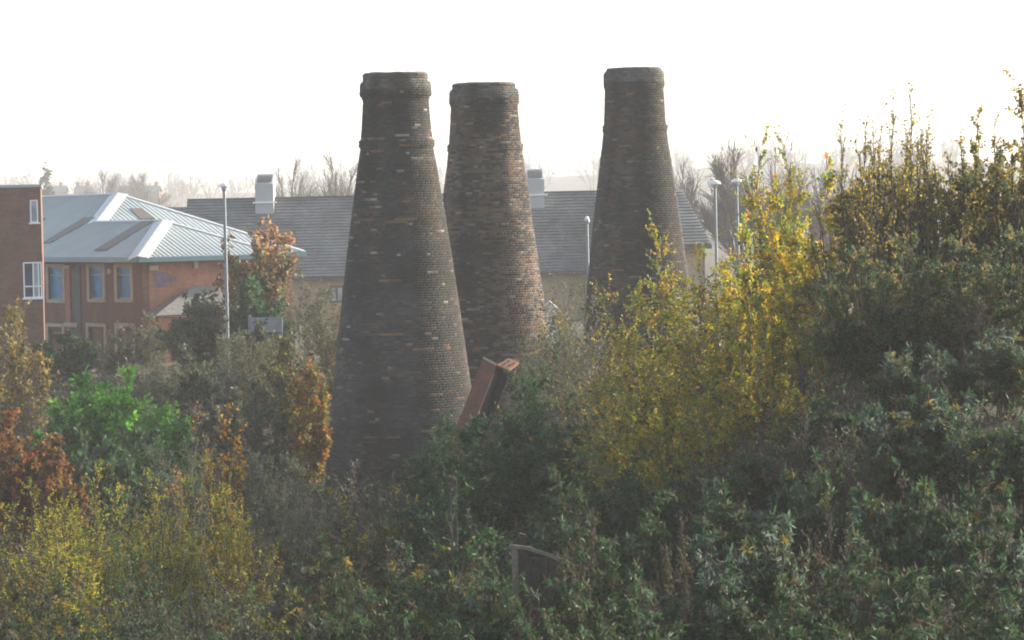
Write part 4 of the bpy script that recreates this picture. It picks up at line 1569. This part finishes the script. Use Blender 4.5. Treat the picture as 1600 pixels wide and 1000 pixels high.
# --- centre foreground
plant('mixed', 450, 800, 150, 70, 'straggly brown shrub before the foot of the nearest kiln, near the orange tips', pal=GREYBROWN + [(2, (.16, .15, .03))])
plant('mixed', 540, 790, 140, 69, 'shrub with long yellow leaves in front of the nearest kiln', pal=MIXED, toppal=[(2, (.36, .29, .03)), (3, (.10, .10, .06)), (2, (.16, .17, .05))])
plant('mixed', 620, 782, 120, 71, 'shrub with yellow and lime leaves right below the nearest kiln', pal=MIXED, toppal=[(1, (.36, .27, .03)), (2, (.14, .17, .045)), (2, (.08, .09, .05))])
plant('buddleia', 500, 850, 190, 60, 'arching bramble-like buddleia at bottom centre with dark stems', pal=MIXED + DARKGREEN)
plant('buddleia', 620, 858, 190, 59, 'green buddleia with a few yellow leaves, left of the broken fence', pal=GREY_GREEN + [(1.5, (.25, .2, .03))])
plant('buddleia', 560, 930, 230, 52, 'grey green buddleia lowest at bottom centre', pal=GREY_GREEN)
plant('buddleia', 720, 905, 190, 53, 'buddleia crowding the broken fence post from the kiln side', pal=GREY_GREEN + [(1, (.2, .19, .03))])
plant('dark', 712, 655, 110, 90, 'dark green bush swallowing the foot of the rusty beam', pal=DARKGREEN, rnd=.3)
plant('dark', 824, 600, 84, 89, 'dark green bush lapping the underside of the rusty beam', pal=DARKGREEN, rnd=.3)
plant('dark', 860, 586, 190, 93, 'dark green bush to the far side of the rusty beam', pal=DARKGREEN + [(2, (.06, .075, .05))])
plant('dark', 665, 715, 120, 86, 'dark green bush overlapping the lower edge of the nearest kiln', pal=DARKGREEN)
plant('dark', 775, 668, 190, 84, 'deep green bush in shade below the rusty beam', pal=DARKGREEN)
plant('dark', 880, 668, 180, 84, 'deep green bush between rusty beam and the yellow birches', pal=DARKGREEN)
plant('dark', 712, 772, 170, 58, 'dark bush half hiding the short brown post', pal=DARKGREEN + [(2, (.06, .06, .045))])
plant('dark', 735, 790, 180, 72, 'dark bush above the broken fence, around the brown post', pal=DARKGREEN + [(2, (.06, .06, .045))])

# --- thin growth before the lone kiln
plant('thicket', 880, 445, 90, 104, 'grey brown thicket between the middle kiln and the lone kiln', pal=GREYBROWN + [(2, (.13, .12, .05))], nl=4500, ll=.05)
plant('thicket', 850, 512, 110, 100, 'brown thicket hiding the foot of the middle kiln', pal=GREYBROWN + [(3, (.12, .10, .05))], nl=4500, ll=.05)
plant('thicket', 905, 462, 110, 102, 'twiggy olive thicket pressed against the foot of the lone kiln', pal=OLIVE + GREYBROWN, nl=6500, ll=.055)
plant('thicket', 862, 492, 90, 103, 'twiggy brown thicket at the edge of the middle kiln', pal=OLIVE + BRONZE, nl=6000, ll=.055)
plant('birch', 940, 470, 130, 98, 'olive sapling in front of the lone kiln, duller than its neighbours', pal=BRONZE + OLIVE, nl=5000)
plant('thicket', 915, 545, 130, 95, 'grey olive thicket under the lone kiln, behind dark green bush', pal=OLIVE + GREYBROWN, nl=4500)

# --- yellow birches
BG = 'yellow birches on the slope'
for k, px, py, wp, D, lb in (
        ('birch', 1030, 372, 130, 90, 'olive gold birch overlapping the edge of the lone kiln'),
        ('birch', 985, 480, 130, 86, 'low yellow green birch in front of the lone kiln foot'),
        ('birch', 1100, 398, 150, 86, 'yellow birch just under the nearer white hooded lamp'),
        ('birch', 1060, 500, 170, 82, 'broad yellow olive birch in the middle of the slope'),
        ('gold', 1160, 372, 130, 82, 'golden birch at the base of the half hidden lamp'),
        ('birch', 1190, 240, 62, 88, 'tall narrow birch spire nearest the white lamps'),
        ('birch', 1226, 236, 58, 87, 'second tall narrow birch spire, beside the golden birch'),
        ('gold', 1222, 318, 140, 80, 'brightest golden birch with glowing orange and lime leaves'),
        ('gold', 1290, 284, 140, 79, 'golden birch next to the dark thin saplings'),
        ('birch', 1150, 500, 150, 78, 'yellow birch below the golden ones, mid slope'),
        ('birch', 1215, 470, 130, 76, 'yellow orange birch at the lower end of the golden clump'),
        ('birch', 1118, 420, 150, 81, 'yellow olive birch hiding the foot of the nearer white lamp'),
        ('birch', 1170, 445, 120, 79, 'yellow birch hiding the foot of the half hidden lamp'),
        ('gold', 1262, 395, 150, 76, 'golden birch low down in front of the brightest one'),
        ('gold', 1320, 350, 120, 77, 'gold leaved birch furthest up the slope, mixed with dark sapling stems'),
        ('birch', 990, 545, 150, 80, 'yellow olive birch nearest the dark green bush by the beam'),
        ('birch', 1045, 560, 160, 77, 'wide yellow olive birch facing the middle of the slope'),
        ('birch', 1180, 560, 150, 73, 'dull gold birch with dark stems under the golden clump'),
        ('birch', 1100, 590, 150, 74, 'fading yellow birch lowest on the slope, above the buddleias'),
        ('birch', 1010, 600, 140, 79, 'fading olive birch next to the dark green bush, lowest of the clump')):
    plant(k, px, py, wp, D, lb, group=BG)

# --- thin saplings on the crest and the hedge behind
SG = 'thin saplings on the hill crest'
for px, py, wp, D, nl_, lb in (
        (1318, 205, 100, 74, 480, 'thin sapling leaning over the golden birches, first of the saplings'),
        (1392, 132, 110, 73, 700, 'tallest thin sapling standing clear against the white sky'),
        (1450, 165, 110, 75, 700, 'thin sapling with forked stems behind the tallest sapling'),
        (1500, 215, 100, 76, 800, 'short thin sapling in the dip of the crest'),
        (1548, 190, 130, 77, 2300, 'leafier bronze sapling on the crest near the edge'),
        (1592, 132, 140, 76, 3800, 'bronze leaved sapling rising at the picture edge'),
        (1350, 188, 80, 75, 420, 'thin sapling between the leaning one and the tallest sapling'),
        (1425, 152, 80, 76, 560, 'slim upright sapling right against the tallest sapling'),
        (1525, 190, 100, 78, 1600, 'bushy topped bronze sapling before the leafier one on the crest'),
        (1355, 260, 90, 72, 300, 'bare stemmed sapling with few leaves in front of the crest hedge')):
    plant('sparse', px, py, wp, D, lb, group=SG, nl=nl_)
HEDGE = [(4, (.22, .20, .08)), (3, (.16, .19, .07)), (2, (.28, .22, .08)), (1, (.13, .14, .07))]
for px, py, wp, D, lb, pl_ in (
        (1365, 268, 150, 77, 'gold brown hedge shrub at the near end of the flat crest', HEDGE + BRONZE),
        (1462, 258, 180, 77, 'flat-topped brown green hedge shrub in the middle of the crest', HEDGE),
        (1565, 256, 190, 77, 'flat-topped green brown hedge shrub at the picture edge', HEDGE + MIDGREEN)):
    plant('leafy', px, py, wp, D, lb, name='hedge_shrub', cat='shrub', pal=pl_, rnd=.08, ll=.075, lw=.045, n1=30, n2=300, n3=1200, l2=.2, nl=15000)
plant('mixed', 1330, 400, 150, 75, 'dim brown shrub beneath the bare stemmed sapling', pal=GREYBROWN + HEDGE + [(1, (.3, .22, .03))], nl=7000)
plant('mixed', 1410, 350, 160, 77, 'dim olive shrub behind the sapling stems below the crest', pal=HEDGE + OLIVE, nl=7000)
plant('mixed', 1500, 345, 170, 78, 'dark green shrub under the flat crest hedge, mid way along', pal=MIDGREEN + HEDGE, nl=8000)
plant('mixed', 1585, 350, 160, 77, 'dark shrub under the crest hedge where the picture ends', pal=DARKGREEN + GREYBROWN, nl=8000)
for px, py, wp, lb in ((1335, 395, 130, 'olive undergrowth shrub hiding the sapling bases beside the golden birches'),
                       (1415, 372, 140, 'olive undergrowth shrub around the base of the tallest sapling'),
                       (1500, 378, 150, 'olive undergrowth shrub around the base of the short sapling'),
                       (1580, 365, 150, 'olive undergrowth shrub around the sapling base at the picture edge')):
    plant('mixed', px, py, wp, 70.5, lb, pal=HEDGE + MIDGREEN, nl=8500)
plant('dark', 1380, 470, 190, 70, 'dark shady bush around the feet of the thin saplings', pal=DARKGREEN + [(3, (.055, .05, .04))])
plant('dark', 1500, 440, 190, 71, 'dark shady bush below the crest, left of the edge bush', pal=DARKGREEN + [(3, (.055, .05, .04))])
plant('dark', 1590, 450, 160, 71, 'dark shady bush on the edge of the picture below the crest', pal=DARKGREEN + [(2, (.07, .08, .06))])

# --- buddleias down the slope
GB = 'buddleia bushes covering the slope'
for k, px, py, wp, D, lb in (
        ('silver', 1440, 545, 180, 65, 'silvery buddleia highest on the slope, under the sapling feet'),
        ('silver', 1560, 520, 190, 66, 'silvery buddleia highest at the picture edge'),
        ('buddleia', 1310, 610, 170, 67, 'dull brown green buddleia right of the lowest yellow birch'),
        ('buddleia', 1215, 690, 170, 66, 'twiggy buddleia just under the yellow orange birch'),
        ('silver', 1370, 640, 190, 61, 'silver tipped buddleia in the middle of the upper slope'),
        ('silver', 1500, 620, 190, 61, 'silver tipped buddleia second from the edge, upper slope'),
        ('buddleia', 1590, 640, 170, 60, 'grey green buddleia at the edge, mid slope'),
        ('buddleia', 1090, 730, 170, 66, 'sparse buddleia with dead flower spikes under the fading yellow birch'),
        ('buddleia', 975, 725, 160, 67, 'sparse buddleia between dark green bush and the fading yellow birches'),
        ('buddleia', 880, 755, 170, 64, 'pale tipped buddleia below the deep green bush, centre'),
        ('buddleia', 1270, 715, 190, 59, 'brownish buddleia with many dead spikes, middle of the slope'),
        ('buddleia', 1410, 735, 200, 56, 'dark green buddleia with odd yellow leaves, mid slope'),
        ('buddleia', 1550, 740, 200, 55, 'dark green buddleia near the edge, lower slope'),
        ('buddleia', 1140, 765, 190, 58, 'grey buddleia above the big silver one'),
        ('buddleia', 1010, 790, 180, 58, 'grey buddleia right of the broken fence, higher up'),
        ('silver', 1215, 818, 230, 51, 'big silver leaved buddleia at the centre of the lower slope'),
        ('silver', 1110, 860, 190, 50, 'silver leaved buddleia beside the big silver one, lower'),
        ('buddleia', 1350, 840, 220, 50, 'deep green buddleia right of the big silver one'),
        ('buddleia', 1490, 830, 220, 49, 'deep green buddleia in the shade of the lower slope'),
        ('silver', 1590, 860, 180, 48, 'pale tipped buddleia in the far bottom corner'),
        ('buddleia', 950, 870, 190, 53, 'drooping buddleia right against the fence rail'),
        ('buddleia', 1000, 925, 210, 48, 'low buddleia along the bottom, right of the fence'),
        ('buddleia', 1240, 925, 230, 46, 'dark low buddleia along the bottom under the big silver one'),
        ('buddleia', 1420, 930, 240, 45, 'dark low buddleia along the bottom, deep in shade'),
        ('buddleia', 1570, 950, 220, 44, 'dark low buddleia filling the bottom corner'),
        ('buddleia', 893, 900, 100, 51.5, 'small buddleia hiding the sagging end of the fence rail'),
        ('buddleia', 765, 900, 110, 51, 'small buddleia pressed against the pale fence post'),
        ('buddleia', 830, 925, 170, 50, 'low buddleia growing through the fallen fence boards')):
    plant(k, px, py, wp, D, lb, group=GB)

TW = [(3, (.085, .065, .045)), (2, (.07, .075, .045)), (1.5, (.11, .085, .05))]
for px, py, wp, D, lb in ((1265, 650, 150, 63, 'brown twiggy thicket among the buddleias, just below the golden clump'),
                          (1330, 690, 130, 60, 'brown twiggy thicket in the middle of the slope'),
                          (1450, 600, 140, 67, 'brown twiggy thicket between the two highest silvery buddleias'),
                          (1060, 830, 150, 55, 'brown twiggy thicket beside the silver leaved buddleias, lower slope'),
                          (1300, 800, 140, 53, 'brown twiggy thicket just beyond the big silver buddleia'),
                          (1530, 480, 150, 69, 'brown twiggy thicket up near the picture edge, under the crest'),
                          (920, 820, 140, 60, 'brown twiggy thicket above the fence, among drooping buddleias')):
    plant('thicket', px, py, wp, D, lb, group='brown thickets on the slope', pal=TW, wood=M_BARK, nl=3200, ll=.05)


# a sprig that has rooted in the lone kiln's brick band
def sprig():
    b = at(1043, 200, 124)
    root = thing('kiln_sprig', (b.x, 124, b.z), 'tiny sprig rooted in the brick band of the lone kiln', 'plant')
    q = at(1050, 183, 124) - b
    P = np.array([[(0, 0, 0), (q.x * .3, 0, q.z * .4), (q.x, 0, q.z)], [(q.x * .3, 0, q.z * .4), (q.x * .4, .05, q.z * .7), (q.x * .3, .05, q.z * 1.0)]], float)
    v, f_ = tubes(P, .012, .005, 4)
    link('stem', quads_mesh('stem', v, f_, M_BARK), root)


sprig()


# ------------------------------------------------------------------ undergrowth and the far wood
def undergrowth():
    rng = np.random.default_rng(99)
    n = 52000
    D = 40 + 105 * rng.uniform(0, 1, n) ** 1.2
    px = rng.uniform(-150, 1750, n)
    X = (px - 800) / F * D
    Z = ground_z(X, D)
    hgt = rng.uniform(0, 1.0, n) ** 1.4 * .95
    hgt = hgt * (1 + 1.1 * sst(D, 70, 100) * (1 - sst(D, 122, 132)) * (X < 2))
    cent = np.stack([X, D, Z + hgt], -1)
    k = 4
    p = np.repeat(cent, k, 0) + rng.normal(size=(n * k, 3)) * np.array([.14, .14, .1])
    d = unit(rng.normal(size=(n * k, 3)) + np.array([0, 0, .25]))
    lv, lq = leaves_at(rng, p, d, rng.uniform(.06, .15, n * k) * np.repeat(np.maximum(.9, D / 75), k), rng.uniform(.025, .06, n * k) * np.repeat(np.maximum(.9, D / 75), k), n * k)
    pal = [(4, (.04, .055, .03)), (3, (.06, .05, .035)), (2, (.05, .075, .04)), (1, (.09, .085, .05)), (.3, (.2, .16, .03))]
    c = np.repeat(pick(rng, pal, n), k, 0) * np.exp(rng.normal(size=(n * k, 1)) * .25)
    o = link('undergrowth', quads_mesh('undergrowth', lv, lq, M_LEAF, c))
    tag(o, kind='stuff')
    TRI[0] += 2 * len(lq)


undergrowth()


def far_wood():
    """the misty wood that closes the view: many small bare crowns on the far hill"""
    rng = np.random.default_rng(5)
    V, Q = [], []
    off = 0
    n = 240
    Dd = rng.uniform(1250, 1950, n)
    px = rng.uniform(-120, 1500, n)
    X = (px - 800) / F * Dd
    Z = ground_z(X, Dd)
    for i in range(n):
        H = rng.uniform(7, 15)
        W = H * rng.uniform(.9, 1.4)
        wd, _ = grow(1000 + i, H, W, n1=7, n2=26, n3=130, nl=0, base=.2, upr=.4, rnd=.65, r=.3, l2=.32, l3=.2, tr=.075)
        v, q = wd
        v = v.copy()
        V.append(v + np.array([X[i], Dd[i], Z[i]]))
        Q.append(q + off)
        off += len(v)
    o = link('far_wood', quads_mesh('far_wood', np.concatenate(V), np.concatenate(Q), M_BRANCHFAR))
    tag(o, kind='stuff')
    TRI[0] += 2 * sum(len(q) for q in Q)


far_wood()


def far_houses():
    for i, (px, w_) in enumerate(((90, 26), (126, 22), (186, 40), (232, 34))):
        D = 900.0
        c = at(px, 300, D)
        gz = float(ground_z(c.x, D))
        s = D / F
        W = w_ * s
        e = c.z - gz
        root = thing('terraced_house', (c.x, D, gz), ('misty house with one chimney just beside the brick block', 'misty house with two chimneys above the metal roof', 'long misty terrace by the metal roof ridge end', 'misty house furthest along the skyline from the brick block')[i], 'house', 'houses on the skyline')
        m = MB()
        m.box(-W / 2, W / 2, 0, 7, 0, e)
        m.build('wall', M_HOUSE, root)
        m = MB()
        h = 1.6
        m.slab([(-W / 2, -.2, e), (W / 2, -.2, e), (W / 2, 3.5, e + h), (-W / 2, 3.5, e + h)], Vector((0, -h, 3.7)).normalized(), .15)
        m.slab([(W / 2, 7.2, e), (-W / 2, 7.2, e), (-W / 2, 3.5, e + h), (W / 2, 3.5, e + h)], Vector((0, h, 3.7)).normalized(), .15)
        rf = m.build('roof', M_DARKROOF, root)
        for k in ((0.1,), (-.3, .4), (-.42, .42), (-.45, .3))[i]:
            m = MB()
            m.box(W * k - .45, W * k + .45, 3.1, 3.9, e + .6, e + h + 1.0)
            m.build('chimney', M_HOUSE, rf)


far_houses()


# ------------------------------------------------------------------ haze
def haze():
    m = bpy.data.materials.new('haze')
    m.use_nodes = True
    t = m.node_tree
    t.nodes.clear()
    out = t.nodes.new('ShaderNodeOutputMaterial')
    v = t.nodes.new('ShaderNodeVolumePrincipled')
    v.inputs['Color'].default_value = (0.97, 0.985, 1.0, 1)
    v.inputs['Density'].default_value = HAZE
    v.inputs['Anisotropy'].default_value = 0.0
    t.links.new(v.outputs[0], out.inputs['Volume'])
    b = MB()
    b.box(-2050, 2050, -350, 2650, -4, 48)
    o = b.build('haze', m)
    tag(o, kind='stuff')


haze()
print('plant triangles', TRI[0])
